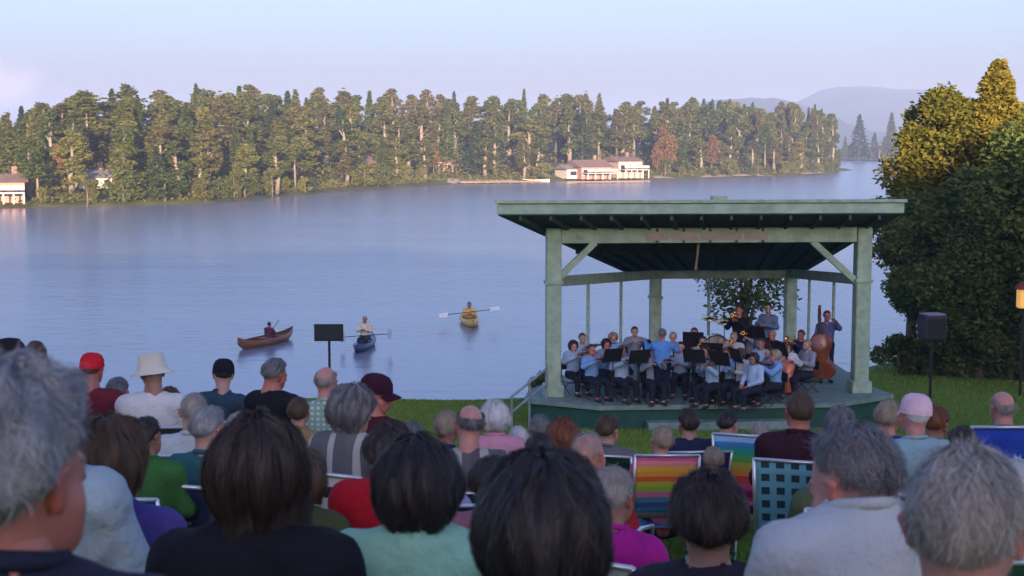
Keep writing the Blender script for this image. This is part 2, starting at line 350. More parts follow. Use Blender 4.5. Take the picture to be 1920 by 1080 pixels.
def tree_conif(h, rad, z0, n_, size, seed, mcrown, mbark, power=.85):
    r = np.random.RandomState(seed); u = r.rand(n_) ** 1.25; z = z0 + (h - z0) * u + r.normal(0, h * .008, n_); tier = .72 + .28 * np.abs(np.sin(z / h * 40 + r.rand() * 6))
    a = r.uniform(0, 2 * pi, n_); lump = 1 + .25 * np.sin(a * 3 + z * 1.3) ; R_ = rad * (1 - u) ** power * tier * lump * (.35 + .65 * r.rand(n_) ** .5) + .04
    P = np.stack([np.cos(a) * R_, np.sin(a) * R_, z - R_ * .25], -1); V, Q_ = leaf_cards(P, size, r, .35)
    e = empty('conifer_tree', (0, 0, 0)); MB().tube([(0, 0, -.3), (0, 0, h * .5), (0, 0, h * .96)], [h * .014 + .05, h * .01 + .03, .02], 7).build('trunk', mbark, e, True)
    link('crown', mesh_np('crown', V, Q_, [mcrown]), e); return e
def tree_pine(h, rad, z0, n_, size, seed, mcrown, mbark):
    """tall bare trunk, ragged plates of needles at the top"""
    r = np.random.RandomState(seed); e = empty('pine_tree', (0, 0, 0)); t = MB(); t.tube([(0, 0, -.3), (.1, 0, h * .5), (0, .1, h * .97)], [.24, .17, .04], 7); P = []
    for k in range(18):
        u = k / 17; z = z0 + (h - z0) * u; a = r.uniform(0, 2 * pi); q = rad * (1 - .75 * u) * r.uniform(.5, 1.1); x, y = cos(a) * q * .6, sin(a) * q * .6
        t.tube([(0, 0, z - .3), (x, y, z)], [.05, .02], 4); m_ = n_ // 18; P.append(np.array([x, y, z]) + r.normal(0, 1, (m_, 3)) * np.array([q * .38, q * .38, .35]))
    V, Q_ = leaf_cards(np.concatenate(P), size, r, .4); t.build('trunk', mbark, e, True); link('crown', mesh_np('crown', V, Q_, [mcrown]), e); return e
FM = dict(dk=foliage_mat('spruce_needles', (.030, .055, .022), (.070, .10, .032), .4), ol=foliage_mat('olive_leaves', (.095, .11, .024), (.18, .18, .042), .4),
          gr=foliage_mat('mid_green_leaves', (.068, .10, .022), (.135, .16, .036), .4), yl=foliage_mat('yellow_green_leaves', (.14, .15, .028), (.24, .225, .05), .4),
          og=foliage_mat('orange_leaves', (.17, .09, .028), (.25, .14, .042)), br=foliage_mat('brown_olive_leaves', (.11, .10, .032), (.175, .155, .045), .4))
protos = []
def P_(f, h, *a): e = f(h, *a); protos.append(e); e['h'] = h; return e
TP = dict(
    con=[P_(tree_conif, 14, 2.2, 1.2, 2000, .27, 11, FM['dk'], M_bark), P_(tree_conif, 14, 1.9, 2.5, 1900, .26, 12, FM['gr'], M_bark, 1.0), P_(tree_conif, 14, 2.1, 1.2, 2000, .27, 10, FM['ol'], M_bark, .8)],
    pin=[P_(tree_pine, 14, 3.0, 6.5, 1500, .30, 13, FM['gr'], M_barklt), P_(tree_pine, 14, 2.6, 7.5, 1200, .30, 14, FM['ol'], M_barklt), P_(tree_pine, 14, 2.8, 5.5, 1400, .30, 15, FM['br'], M_bark)],
    dec=[P_(tree_decid, 14, 2.1, 2.0, 2600, .24, 16, FM['ol'], M_barklt, 18), P_(tree_decid, 14, 1.9, 3.0, 2400, .24, 17, FM['gr'], M_barklt, 18), P_(tree_decid, 14, 2.0, 3.0, 2400, .24, 18, FM['br'], M_barklt, 18), P_(tree_decid, 14, 2.4, 1.6, 2600, .25, 19, FM['yl'], M_barklt, 18)],
    org=[P_(tree_decid, 14, 3.2, 3.0, 1800, .32, 20, FM['og'], M_bark)],
    shr=[P_(tree_decid, 4, 2.2, .1, 1300, .17, 21, FM['yl'], M_bark, 7), P_(tree_decid, 4, 1.8, .1, 1300, .17, 22, FM['ol'], M_bark, 6), P_(tree_decid, 4, 2.4, .1, 1300, .17, 23, FM['gr'], M_bark, 8)])
LAB = dict(con=('conifer_tree', 'narrow dark green conifer in the wood on the far shore', 'tree'), pin=('pine_tree', 'bare-trunked pine with ragged olive crown in the far shore wood', 'tree'),
           dec=('broadleaf_tree', 'round olive green broadleaf tree in the wood across the lake', 'tree'), org=('autumn_tree', 'orange autumn tree in the wood across the lake', 'tree'),
           shr=('shoreline_shrub', 'low yellow green shrub at the far water edge', 'shrub'))
GRP = dict(con='conifers of the far shore wood', pin='pines of the far shore wood', dec='broadleaf trees of the far shore wood', org='orange trees of the far shore wood', shr='shrubs along the far shore')
used = set()
def plant(kind, v, loc, h, wide=1.0, label=None, group=True):
    src = TP[kind][v]; key = (kind, v); c = src if key not in used else copy_tree(src); used.add(key)
    c.name = LAB[kind][0]; s = h / src['h']; c.location = loc; c.scale = (s * wide, s * wide, s); c.rotation_euler = (0, 0, random.uniform(0, 6.28))
    tag(c, label or LAB[kind][1], LAB[kind][2], GRP[kind] if (group and not label) else None); return c
TOP = [(-200, 225), (0, 208), (60, 204), (90, 192), (135, 180), (200, 168), (300, 163), (420, 160), (520, 162), (640, 163), (700, 166), (760, 170), (860, 172), (960, 175), (1080, 172), (1140, 185), (1200, 190), (1300, 190), (1400, 190), (1500, 190), (1540, 205), (1560, 235), (1600, 262)]
def topline(px): return float(np.interp(px, [p[0] for p in TOP], [p[1] for p in TOP]))
def proj(p):
    v = Vector((p[0], p[1], p[2] - CAMZ)); f = Vector((0, cos(PITCH), -sin(PITCH))); u = Vector((0, sin(PITCH), cos(PITCH))); d = v.dot(f)
    return 960 + F * v.x / d, 540 - F * v.dot(u) / d
rng = random.Random(5)
ntree = 0
rows = [(4.5, .50, 4.6, dict(dec=5, pin=.6, con=1.2)), (9, .68, 4.6, dict(dec=4, pin=2.5, con=1.5)), (16, .84, 4.0, dict(dec=4, pin=1.5, con=2.0)), (25, .95, 3.4, dict(dec=4, pin=.8, con=1.5)), (34, 1.0, 3.4, dict(dec=4, pin=.5, con=2))]
CLEAR = [(-40, 52), (140, 225), (1040, 1225), (675, 715), (818, 852)]
for ri, (t, frac, step, mix) in enumerate(rows):
    acc = rng.uniform(0, step)
    for i in range(1, len(SR)):
        acc += (SR[i] - SR[i - 1]).length
        if acc < step * (0.8 + .4 * rng.random()): continue
        acc = 0; tt = t + rng.uniform(-2.5, 2.5); p = SR[i] + nrm[i] * tt; z = bank_z(tt); px, _ = proj((p.x, p.y, z))
        if px < -70 or px > 1585 or p.y > HEAD.y + 60: continue
        if ri == 0 and any(a < px < b_ for a, b_ in CLEAR): continue
        if ri == 1 and any(a < px < b_ for a, b_ in CLEAR[1:]): continue
        if ri == 2 and 150 < px < 215: continue
        if px > 1530 and ri > 2: continue
        ztop = at(px, topline(px), p.y).z; h = (ztop - z) * frac * rng.uniform(.90, 1.04); kind = rng.choices(list(mix), list(mix.values()))[0]
        if h < 5: continue
        if kind == 'con': h *= rng.uniform(.97, 1.06)
        v = rng.randrange(len(TP[kind]))
        if kind == 'dec': v = rng.choices([0, 1, 2, 3], [3, 2.5, 2.5, 1.4 if ri < 2 else .5])[0]
        dist = p.y; wd = min(1.5, max(.95, 17 / h)) * (1.1 if kind == 'con' else 1.18)
        plant(kind, v, (p.x, p.y, z - .1), h, wd * rng.uniform(.85, 1.2)); ntree += 1
# undergrowth of the far wood: one mass nobody could count
r = np.random.RandomState(77); U = []
for i in range(len(SR)):
    px = proj(SR[i])[0]
    if px < -60 or px > 1580 or SR[i].y > HEAD.y + 30: continue
    k = 900 if not any(a < px < b_ for a, b_ in CLEAR) else 160; t = 2 + 42 * r.rand(k) ** 1.3; g = np.array([bank_z(q) for q in t]); hh = np.array([SR[i].lerp(SR[min(i + 1, len(SR) - 1)], q) for q in r.rand(k)])
    hmax = np.interp(t, [2, 6, 12, 30, 44], [.5, 1.6, 3.2, 5.0, 5.5]); U.append(np.stack([hh[:, 0] + nrm[i].x * t, hh[:, 1] + nrm[i].y * t, g + hmax * r.rand(k) ** 1.3], -1))
U = np.concatenate(U); V_, Q_ = leaf_cards(U, .30, r); FU = foliage_mat('undergrowth_leaves', (.085, .095, .022), (.18, .165, .042), .4, .06)
tag(link('undergrowth', mesh_np('undergrowth', V_, Q_, [FU])), 'olive undergrowth filling the far shore wood', kind='stuff')
for k in range(22):
    px = rng.uniform(1455, 1566); Y = HEAD.y + rng.uniform(15, 75); q = at(px, topline(min(px, 1545)) + rng.uniform(-3, 10), Y); kind = rng.choice(['dec', 'con', 'dec'])
    plant(kind, rng.randrange(3), (q.x, Y, 1.5), q.z - 1.5, 1.0); ntree += 1
# single orange trees by the shore
for px, top, t in ((1277, 232, 5), (1290, 252, 4), (1380, 250, 6), (1250, 270, 4), (880, 268, 9), (205, 268, 12)):
    j = min(range(len(SR)), key=lambda q: abs(proj(SR[q])[0] - px)); p = SR[j] + nrm[j] * t; z = bank_z(t); h = at(px, top, p.y).z - z
    plant('org', 0, (p.x, p.y, z - .1), max(3, h), .9)
ns = 0
for i in range(1, len(SR)):
    for rep in range(1 if rng.random() < .9 else 0):
        tt = rng.uniform(.8, 3.0); p = SR[i] + nrm[i] * tt; px, _ = proj((p.x, p.y, 0))
        if px < -40 or px > 1570 or 1045 < px < 1220 or (850 < px < 1045 and rng.random() < .8) or (px < 48): continue
        far = p.y > 330
        if p.y > HEAD.y + 30: continue
        plant('shr', rng.choices([0, 1, 2], [4, 3, 2])[0], (p.x, p.y, bank_z(tt) - .15), rng.uniform(1.6, 4.2), rng.uniform(.8, 1.5)); ns += 1
# trees beyond the head of the lake
for px, top, Y, kind, v, lab in ((1612, 216, 640, 'con', 0, 'tall dark conifer standing alone beyond the lake head, left of the big lawn trees'), (1672, 214, 660, 'con', 1, 'dark conifer half hidden by the lawn trees beyond the lake head'), (1640, 250, 655, 'con', 0, 'shorter dark conifer between two taller ones beyond the lake head'),
                                 (1585, 258, 640, 'con', 1, 'short conifer beside the end of the far wood'), (1660, 262, 670, 'pin', 2, 'brown pine behind the lake head beach'), (1595, 272, 645, 'dec', 2, 'brown low tree at the end of the far wood'), (1625, 268, 648, 'dec', 0, 'olive low tree at the lake head beach'), (1650, 274, 650, 'dec', 2, 'brown low tree beside the big lawn trees at the lake head'), (1574, 280, 646, 'dec', 0, 'low olive tree at the tip of the far wood'), (1604, 284, 640, 'dec', 1, 'low green tree below the tall lone conifer'), (1634, 282, 642, 'dec', 2, 'low brown tree below the shorter conifer'), (1664, 284, 644, 'dec', 1, 'low green tree below the half hidden conifer'), (1618, 278, 650, 'dec', 2, 'low brown tree right of the tall lone conifer'), (1683, 272, 652, 'dec', 0, 'low olive tree touching the lawn trees at the lake head'), (1690, 255, 660, 'con', 0, 'dark conifer behind the crown edge of the big lawn trees')):
    p = at(px, top, Y); plant(kind, v, (p.x, Y, .3), p.z, 1.7 if kind == 'con' else 2.0, lab)
for kk_ in TP:
    for vv_, src in enumerate(TP[kk_]):
        if (kk_, vv_) not in used:
            for ch in list(src.children): bpy.data.objects.remove(ch)
            bpy.data.objects.remove(src)
print('TREES', ntree, 'SHRUBS', ns)

# ---------------------------------------------------------------- far houses and beaches
def sheet(name, px0, px1, t0, t1, z, m, label=None, kind='structure'):
    idx = [j for j in range(len(SR)) if px0 <= proj(SR[j])[0] <= px1]; V = []
    for j in idx:
        for t in (t0, t1): c = SR[j] + nrm[j] * t; V.append((c.x, c.y, max(bank_z(t), 0) + z))
    Q = np.array([(i * 2, i * 2 + 2, i * 2 + 3, i * 2 + 1) for i in range(len(idx) - 1)])
    return tag(link(name, mesh_np(name, V, Q, [m])), label, kind=kind)
M_sand = mat('sand', (.42, .36, .26), var=.2, scale=.8)
sheet('beach', 845, 1045, .2, 5.0, .08, M_sand); sheet('shore_path', 1225, 1555, .5, 3.2, .1, mat('pale_gravel', (.34, .28, .20), var=.3, scale=.5))
M_white = mat('white_paint', (.56, .48, .43), var=.15); M_pink = mat('salmon_siding', (.40, .22, .17), var=.12, scale=2); M_roofb = mat('brown_shingle', (.22, .14, .11), var=.25, scale=2)
M_glass = mat('dark_glass', (.02, .025, .035), rough=.08, var=0, spec=.8); M_roofg = mat('grey_shingle', (.22, .20, .19), var=.2, scale=2); M_wood = mat('weathered_wood', (.24, .17, .11), var=.3, scale=4, bump=.3)
def house(px, py, zb, wpx, hpx, depth, mw, mr, label, nwin=3, roof=.35, t=None, porch=False):
    p = atz(px, py, zb); sc = F / p.y; W = wpx / sc; H = hpx / sc
    j = min(range(len(SR)), key=lambda q: (SR[q] - p).length); ang = atan2(-nrm[j].x, nrm[j].y) * .6
    e = empty('lake_house', (p.x, p.y, zb), ang, label, 'house'); rh = H * roof; wh = H - rh
    MB().box((0, depth / 2, wh / 2), (W, depth, wh)).build('wall', mw, e)
    r_ = MB(); o_ = .45; r_.add([(-W / 2 - o_, -o_, wh - .1), (W / 2 + o_, -o_, wh - .1), (W / 2 + o_, depth + o_, wh - .1), (-W / 2 - o_, depth + o_, wh - .1), (-W / 2 - o_, depth / 2, H), (W / 2 + o_, depth / 2, H)],
                                [(0, 1, 5, 4), (2, 3, 4, 5), (1, 2, 5), (3, 0, 4), (3, 2, 1, 0)])
    r_ = r_.build('roof', mr, e); MB().box((W * .25, depth * .55, H + .2), (.6, .6, 1.4)).build('chimney', M_roofb, r_)
    for k in range(nwin):
        x = W * ((k + .5) / nwin - .5); f = MB(); ww, hh = W / nwin * .5, wh * .42; f.box((x, -.03, wh * .55), (ww + .2, .08, hh + .2)); f = f.build('window', M_white, e)
        MB().box((x, -.08, wh * .55), (ww, .04, hh)).build('pane', M_glass, f)
    if porch:
        MB().box((0, -1.6, wh * .50), (W, 3.0, .15)).build('balcony', M_white, e)
        for x in np.linspace(-W / 2 + .1, W / 2 - .1, 5): MB().box((x, -3.0, wh * .25), (.18, .18, wh * .5)).build('post', M_white, e)
        MB().box((0, -3.05, wh * .50 + .6), (W, .08, .5)).build('balcony_rail', M_white, e)
    return e
M_cream = mat('cream_siding', (.62, .50, .40), var=.1, scale=2); M_whitesid = mat('white_siding', (.72, .60, .52), var=.1, scale=2)
house(8, 381, .5, 74, 54, 7, mat('coral_siding', (.55, .26, .19), var=.12, scale=2), M_roofb, 'white and salmon lakeside house at the left end of the far shore', 3, .25, porch=True)
house(180, 354, 1.8, 60, 36, 6, M_cream, M_roofg, 'small cream cottage among trees behind the left shore', 3, .4)
house(695, 337, 1.2, 42, 44, 7, M_pink, M_roofb, 'reddish brown cabin between trunks left of the salmon one', 2, .35)
house(835, 329, 1.2, 34, 38, 7, M_pink, M_roofb, 'small salmon cabin among trunks at the beach end', 2, .3)
house(1182, 334, .4, 50, 40, 8, mat('rose_siding', (.58, .38, .31), var=.1), M_roofb, 'tall cream boathouse with balcony by the far shore', 3, .2, porch=True)
house(1118, 336, .4, 62, 36, 8, M_pink, M_roofb, 'long salmon boathouse with brown roof on the far water edge', 4, .35, porch=True)
house(1075, 335, .5, 26, 26, 6, M_whitesid, M_roofg, 'small white shed left of the long salmon boathouse', 1, .3)
def dock(px0, px1, py, t, label):
    a = atz(px0, py, .35); b_ = atz(px1, py - (px1 - px0) * .012, .35); e = empty('dock', ((a.x + b_.x) / 2, (a.y + b_.y) / 2, 0), 0, label, 'dock'); c = (a + b_) / 2; c.z = 0
    MB().bar(a - c, b_ - c, 1.8, .2).build('deck', M_wood, e)
    for k in range(7): q = a.lerp(b_, (k + .5) / 7) - c; MB().tube([(q.x, q.y, -.8), (q.x, q.y, .6)], .1, 6).build('pile', M_wood, e)
dock(1060, 1215, 341, 0, 'long low wooden dock before the salmon boathouse'); dock(860, 1010, 342, 0, 'low wooden dock along the pale far beach')
def rowboat(px, py, L, m, label, rz):
    p = atz(px, py, 0); e = empty('moored_boat', (p.x, p.y, 0), rz, label, 'boat'); V = []; n_ = 12
    for i in range(n_ + 1):
        u = i / n_ * 2 - 1; w_ = .75 * (1 - abs(u) ** 2.5) + .02; z = .45 + .15 * u * u
        V += [(u * L / 2, -w_, z), (u * L / 2, -w_ * .6, 0), (u * L / 2, 0, -.15), (u * L / 2, w_ * .6, 0), (u * L / 2, w_, z)]
    link('hull', mesh_np('hull', V, np.array([(i * 5 + j, (i + 1) * 5 + j, (i + 1) * 5 + j + 1, i * 5 + j + 1) for i in range(n_) for j in range(4)]), [m], True), e)
    MB().box((0, 0, .3), (.3, 1.3, .05)).box((L * .25, 0, .3), (.3, 1.1, .05)).build('thwart', M_wood, e)
rowboat(1005, 341, 5.5, M_white, 'white rowing boat moored off the pale far beach', .1); rowboat(900, 338, 4.5, M_white, 'white skiff drawn up at the left of the far beach', .4)
# ================================================================ BIG TREES ON THE LAWN (right)
FMd = foliage_mat('dark_lawn_leaves', (.038, .066, .020), (.12, .155, .032), .2, .6); FMo = foliage_mat('autumn_lawn_leaves', (.085, .105, .018), (.25, .20, .028), .35, .5)
FMs = foliage_mat('spruce_lawn_needles', (.014, .032, .018), (.040, .070, .030), .12, .6)
def big_tree(name, loc, h, rad, z0, n_, size, seed, mcrown, lobes, label, wide=1):
    e = tree_decid(h, rad, z0, n_, size, seed, mcrown, M_bark, lobes); e.name = name; e.location = loc; tag(e, label, 'tree'); e.rotation_euler = (0, 0, seed); e.scale = (wide, wide, 1); return e
def gp(px, Y): x = at(px, 500, Y).x; return (x, Y, float(gz(x, Y)))
def ht(px, py, Y): g_ = gp(px, Y); return at(px, py, Y).z - g_[2]
e = tree_conif(ht(1862, 116, 45.5), 1.5, 1.0, 26000, .085, 30, FMo, M_bark, .42); e.location = gp(1862, 45.5); e.name = 'maple_tree'; tag(e, 'tallest narrow-topped autumn tree at the right lawn edge', 'tree')
big_tree('maple_tree', gp(1890, 46.5), ht(1890, 185, 46.5), 3.0, 1.2, 50000, .085, 31, FMo, 34, 'broad autumn orange and green tree behind the tallest one')
big_tree('maple_tree', gp(1758, 46.5), ht(1758, 152, 46.5), 2.15, 1.4, 44000, .085, 33, FMo, 30, 'yellowing broadleaf tree leaning over the water right of the bandstand')
big_tree('broadleaf_tree', gp(1960, 41.5), 7.6, 2.9, .5, 42000, .08, 35, FMd, 26, 'very dark green dense tree at the right picture edge')
big_tree('broadleaf_tree', gp(1840, 42.8), 6.4, 2.4, .3, 36000, .08, 37, FMd, 24, 'dark green bushy tree in front of the orange autumn one')
big_tree('broadleaf_tree', gp(1712, 45.0), 5.9, 1.85, 1.9, 26000, .08, 39, FMd, 20, 'dark low-branching tree hanging beside the right bandstand post')
e = tree_conif(11.2, 2.2, .5, 16000, .14, 41, FMs, M_bark); e.location = gp(1990, 50); e.name = 'spruce_tree'; tag(e, 'dark spruce behind the autumn tree at the right edge', 'tree')
for bx, bY, bh, br, bs, bl in ((1800, 43.6, 2.6, 1.3, 51, 'round dark bush at the foot of the lawn trees, left one'), (1850, 43.0, 2.9, 1.4, 52, 'round dark bush at the foot of the lawn trees, middle one'), (1905, 42.0, 2.8, 1.4, 53, 'round dark bush at the foot of the lawn trees beside the lamp'), (1765, 45.5, 2.2, 1.0, 54, 'small dark bush behind the loudspeaker at the trees')):
    big_tree('lawn_bush', gp(bx, bY), bh, br, -.3, 12000, .075, bs, FMd, 12, bl)
big_tree('shore_bush', gp(1688, 44.5), 1.3, .9, .05, 5000, .06, 43, FMd, 8, 'low dark bush at the waterline right of the bandstand')
big_tree('shore_bush', gp(1030, 40.5), .8, .6, .02, 3000, .05, 44, foliage_mat('reed_leaves', (.05, .09, .02), (.12, .15, .04)), 7, 'small green bush at the water edge left of the bandstand')
big_tree('young_tree', gp(1400, 43.5), 4.75, 1.75, 2.1, 3300, .075, 45, FMd, 22, 'sparse dark-leaved tree seen through the back of the bandstand')
# tree spots, left unplanted, along the unseen ridge added to shade the lawn
for k in range(26):
    x = -250 + k * 12 + random.uniform(-4, 4); y = -66 + random.uniform(-5, 5)

# ================================================================ BANDSTAND
DZ = 1.75
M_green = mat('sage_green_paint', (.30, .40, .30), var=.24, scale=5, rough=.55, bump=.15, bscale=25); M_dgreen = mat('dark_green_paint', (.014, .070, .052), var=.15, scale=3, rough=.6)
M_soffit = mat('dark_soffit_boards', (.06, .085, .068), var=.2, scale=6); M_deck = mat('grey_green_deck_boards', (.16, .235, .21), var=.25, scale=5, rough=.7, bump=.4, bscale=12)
M_fascia = mat('pale_green_fascia', (.30, .41, .32), var=.20, scale=4, rough=.5)
fl = atz(1037, 742, DZ); fr = atz(1611, 735, DZ); ax = (fr - fl); Wd = ax.length; ux = ax.normalized(); uy = Vector((-ux.y, ux.x, 0)); rot = atan2(ux.y, ux.x)
O = (fl + fr) / 2; O.z = DZ
BS = empty('bandstand', O, rot, 'sage green open bandstand with sloping roof and a wooden stage by the lake', 'bandstand')
RI = Matrix.Rotation(-rot, 3, 'Z')
def L_(p): return RI @ (Vector(p) - O)          # world to bandstand coordinates
def Wl(p): return O + Matrix.Rotation(rot, 3, 'Z') @ Vector(p)
hw = Wd / 2
print('BAND', O, Wd, math.degrees(rot), 'near dist', fl.y, fr.y)
Zb = at(1040, 428, fl.y).z - DZ                 # top of the front beam above the deck
rl = L_(atz(1231, 640, DZ + .2)); D = 6.4
rlx = L_(at(1231, 600, fl.y + D)).x; rrx = L_(at(1490, 600, fl.y + D)).x
posts = [(-hw, 0, Zb, .34), (hw, 0, Zb, .34), (rlx, D, 2.3, .30), (rrx, D, 2.3, .30)]
for x, y, h, s in posts:
    o = MB().box((x, y, h / 2), (s, s, h), ch=.02).build('post', M_green, BS); MB().box((x, y, .14), (s + .12, s + .12, .28), ch=.02).build('post_base', M_green, o)
    MB().box((x, y, h * .68), (s + .07, s + .07, .08), ch=.01).build('post_collar', M_green, o)
slx = (-hw + rlx) / 2
for x, y in ((-hw + (rlx + hw) * .30, D * .30), (-hw + (rlx + hw) * .62, D * .62), (hw - (hw - rrx) * .35, D * .35), (hw - (hw - rrx) * .7, D * .7), ((rlx + rrx) / 2 - .4, D)):
    MB().tube([(x, y, 0), (x, y, 2.62 - .42 * y / D)], .04, 8).build('thin_post', M_green, BS)
MB().box((0, 0, Zb - .17), (Wd - .34, .20, .34), ch=.015).build('front_beam', M_green, BS)
for x in np.linspace(-.3 * hw, .38 * hw, 5): MB().box((x - .15, -.112, Zb - .17), (.06, .02, .33)).build('beam_batten', M_soffit, BS)
M_panel = mat('faded_tan_panel', (.36, .30, .26), var=.12, scale=4)
for k, (x0, x1) in enumerate(((-.42, -.27), (-.25, -.08), (-.06, .20), (.22, .37))): MB().box(((x0 + x1) / 2 * hw * 1.0, -.118, Zb - .18), ((x1 - x0) * hw, .012, .20)).build('name_panel', M_panel, BS)
MB().bar((-hw, .12, 2.62), (rlx, D - .1, 2.20), .14, .24).build('side_beam', M_green, BS); MB().bar((hw, .12, 2.62), (rrx, D - .1, 2.20), .14, .24).build('side_beam', M_green, BS)
MB().bar((rlx, D, 2.18), (rrx, D, 2.18), .14, .22).build('rear_beam', M_green, BS)
MB().bar((-hw + .1, -.02, 2.70), (-hw + .95, -.02, Zb - .32), .14, .14).build('brace', M_green, BS); MB().bar((hw - .1, -.02, 2.55), (hw - 1.2, -.02, Zb - .32), .14, .14).build('brace', M_green, BS)
# roof: high in front, falling to the rear
y0 = -1.35; y1 = D + 1.0
zf = at(1312, 404, fl.y + y0).z - DZ; 
xl = L_(at(928, 396, (O + uy * y0).y + .9)).x; xr = L_(at(1697, 385, (O + uy * y0).y - .9)).x
xr += .34; zr = 2.18; xrl = rlx - .75; xrr = rrx + .75
ang = math.atan((zf - zr) / (y1 - y0))
poly = [(xl, y0), (xr, y0), (xrr, y1), (xrl, y1)]
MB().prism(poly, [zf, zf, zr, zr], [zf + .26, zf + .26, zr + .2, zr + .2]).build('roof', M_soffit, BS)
MB().box(((xl + xr) / 2, y0 - .035, zf + .14), (xr - xl + .06, .06, .22), ch=.008).build('fascia', M_fascia, BS)
MB().box(((xl + xr) / 2, y0 - .06, zf + .30), (xr - xl + .16, .13, .07), ch=.01).build('gutter', M_green, BS)
for k in range(13):
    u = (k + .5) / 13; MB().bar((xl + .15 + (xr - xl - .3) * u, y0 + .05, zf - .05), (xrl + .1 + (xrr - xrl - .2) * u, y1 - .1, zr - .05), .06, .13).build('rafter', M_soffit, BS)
MB().bar((xl + 2.1, 2.2, zf - (zf - zr) * (2.2 - y0) / (y1 - y0) - .18), (xr - 2.1, 2.2, zf - (zf - zr) * (2.2 - y0) / (y1 - y0) - .18), .12, .22).build('ceiling_beam', M_soffit, BS)
MB().box((-.05, y0 + .15, zf + .36), (.35, .2, .1), ch=.01).build('roof_light', M_green, BS); MB().tube([(-.2, .2, Zb - .3), (-.25, .3, Zb - 1.0)], .03, 6).build('hanging_rod', M_wood, BS)
# stage platform
apr = [(-hw - .7, -.35), (-hw + .9, -1.35), (hw - .9, -1.35), (hw + .7, -.35), (hw + .5, .8), (rrx + .8, D + .6), (rlx - .8, D + .6), (-hw - .5, .8)]
MB().prism(apr, -.10, 0).build('deck', M_deck, BS)
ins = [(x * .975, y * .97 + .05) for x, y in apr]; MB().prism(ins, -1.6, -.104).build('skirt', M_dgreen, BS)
for k in range(2): MB().box((.15, -1.35 - .17 - .34 * k, -.16 - .17 * (k + 1) - .25), (3.6, .34, .5), ch=.01).build('step', M_deck, BS)
# rails down the left side
r_ = MB(); a = L_(at(1026, 690, fl.y - .3)); b_ = L_(at(958, 745, fl.y - 1.4))
r_.tube([a, b_], .03, 6).tube([a + Vector((0, 0, -.35)), b_ + Vector((0, 0, -.35))], .025, 6)
for u in (0.02, .5, .98): q = a.lerp(b_, u); r_.tube([q, (q.x, q.y, q.z - 1.0)], .03, 6)
r_.build('handrail', mat('galvanised_rail', (.38, .42, .42), rough=.4, metal=.6, var=.1), BS)
# paved path to the right of the stage
pp = [atz(1485, 815, .95), atz(1640, 800, .95), atz(1700, 735, .95), atz(1648, 742, .95)]
V = []; 
pathL = [(1380, 850), (1450, 832), (1530, 800), (1600, 772), (1655, 748), (1700, 730)]
for px, py in pathL:
    Y = atz(px, py, 1.25).y; c = at(px, py, Y)
    for s in (-.75, 0, .75): x = c.x + s; V.append((x, Y + s * .5, float(gz(x, Y + s * .5)) + .035))
me = mesh_np('path', V, np.array([(i * 3 + j, (i + 1) * 3 + j, (i + 1) * 3 + j + 1, i * 3 + j + 1) for i in range(len(pathL) - 1) for j in range(2)]), [mat('grey_paving', (.17, .16, .15), var=.2, scale=2, bump=.3)])
tag(link('path', me), kind='structure')

# ---------------------------------------------------------------- signs and posts by the water
M_black = mat('black_metal', (.015, .015, .017), rough=.5, var=.1); M_pole = mat('grey_pole', (.12, .13, .16), rough=.5)
def standing(name, px, Y, label, cat): x = at(px, 600, Y).x; return empty(name, (x, Y, float(gz(x, Y))), 0, label, cat)
e = standing('notice_board', 617, 33, 'black rectangular board on a thin black stand by the water', 'sign'); g = Vector(e.location); c = at(617, 623, 33) - g
MB().tube([(c.x, 0, -.05), (c.x, 0, c.z)], .03, 8).build('stand', M_black, e); o = MB().box((c.x, -.05, c.z), (.68, .06, .40), ch=.01).build('board', M_black, e)
MB().box((c.x, -.085, c.z), (.58, .012, .30)).build('panel', mat('dark_slate_panel', (.02, .03, .035), rough=.3, var=.3, scale=10), o)
# loudspeaker on a tripod stand right of the bandstand
Y = 29.0; e = standing('speaker_stand', 1747, Y, 'black loudspeaker stand with splayed tripod legs on the right lawn', 'stand'); g = Vector(e.location); c = at(1747, 640, Y) - g
MB().tube([(c.x, 0, .02), (c.x, 0, c.z)], .03, 8).build('pole', M_black, e)
for k in range(3): an = k * 2.09 + .4; MB().tube([(c.x, 0, .75), (c.x + .5 * cos(an), .5 * sin(an), .0)], .018, 6).build('leg', M_black, e)
s = empty('loudspeaker', (g.x + c.x, Y, g.z + c.z), .25, 'dark loudspeaker box with a pale top edge on a tripod stand', 'speaker')
MB().box((0, 0, .30), (.50, .38, .50), ch=.04).build('cabinet', mat('dark_plum_cabinet', (.035, .028, .045), rough=.5), s); MB().box((0, -.195, .28), (.42, .012, .40)).build('grille', M_black, s)
MB().box((0, 0, .565), (.44, .34, .03), ch=.01).build('top_panel', mat('grey_plastic', (.22, .20, .22)), s)
# lit lantern at the right edge
m, n, l, b = new_mat('lantern_glow'); b.inputs['Base Color'].default_value = (.8, .45, .12, 1); b.inputs['Emission Color'].default_value = (1, .5, .12, 1); b.inputs['Emission Strength'].default_value = .18
e = standing('lamp_post', 1919, 38, 'park lamp with a glowing amber lantern under the dark trees', 'lamp post'); g = Vector(e.location); c = at(1919, 560, 38) - g
MB().tube([(c.x, 0, 0), (c.x, 0, c.z - .25)], .04, 8).build('post', M_black, e); h_ = MB().box((c.x, 0, c.z), (.3, .3, .5), ch=.03).build('lantern', m, e)
MB().lathe([(.27, .26), (.2, .38), (.03, .48)], c, 8).build('lantern_cap', mat('rust_paint', (.16, .035, .02)), h_)
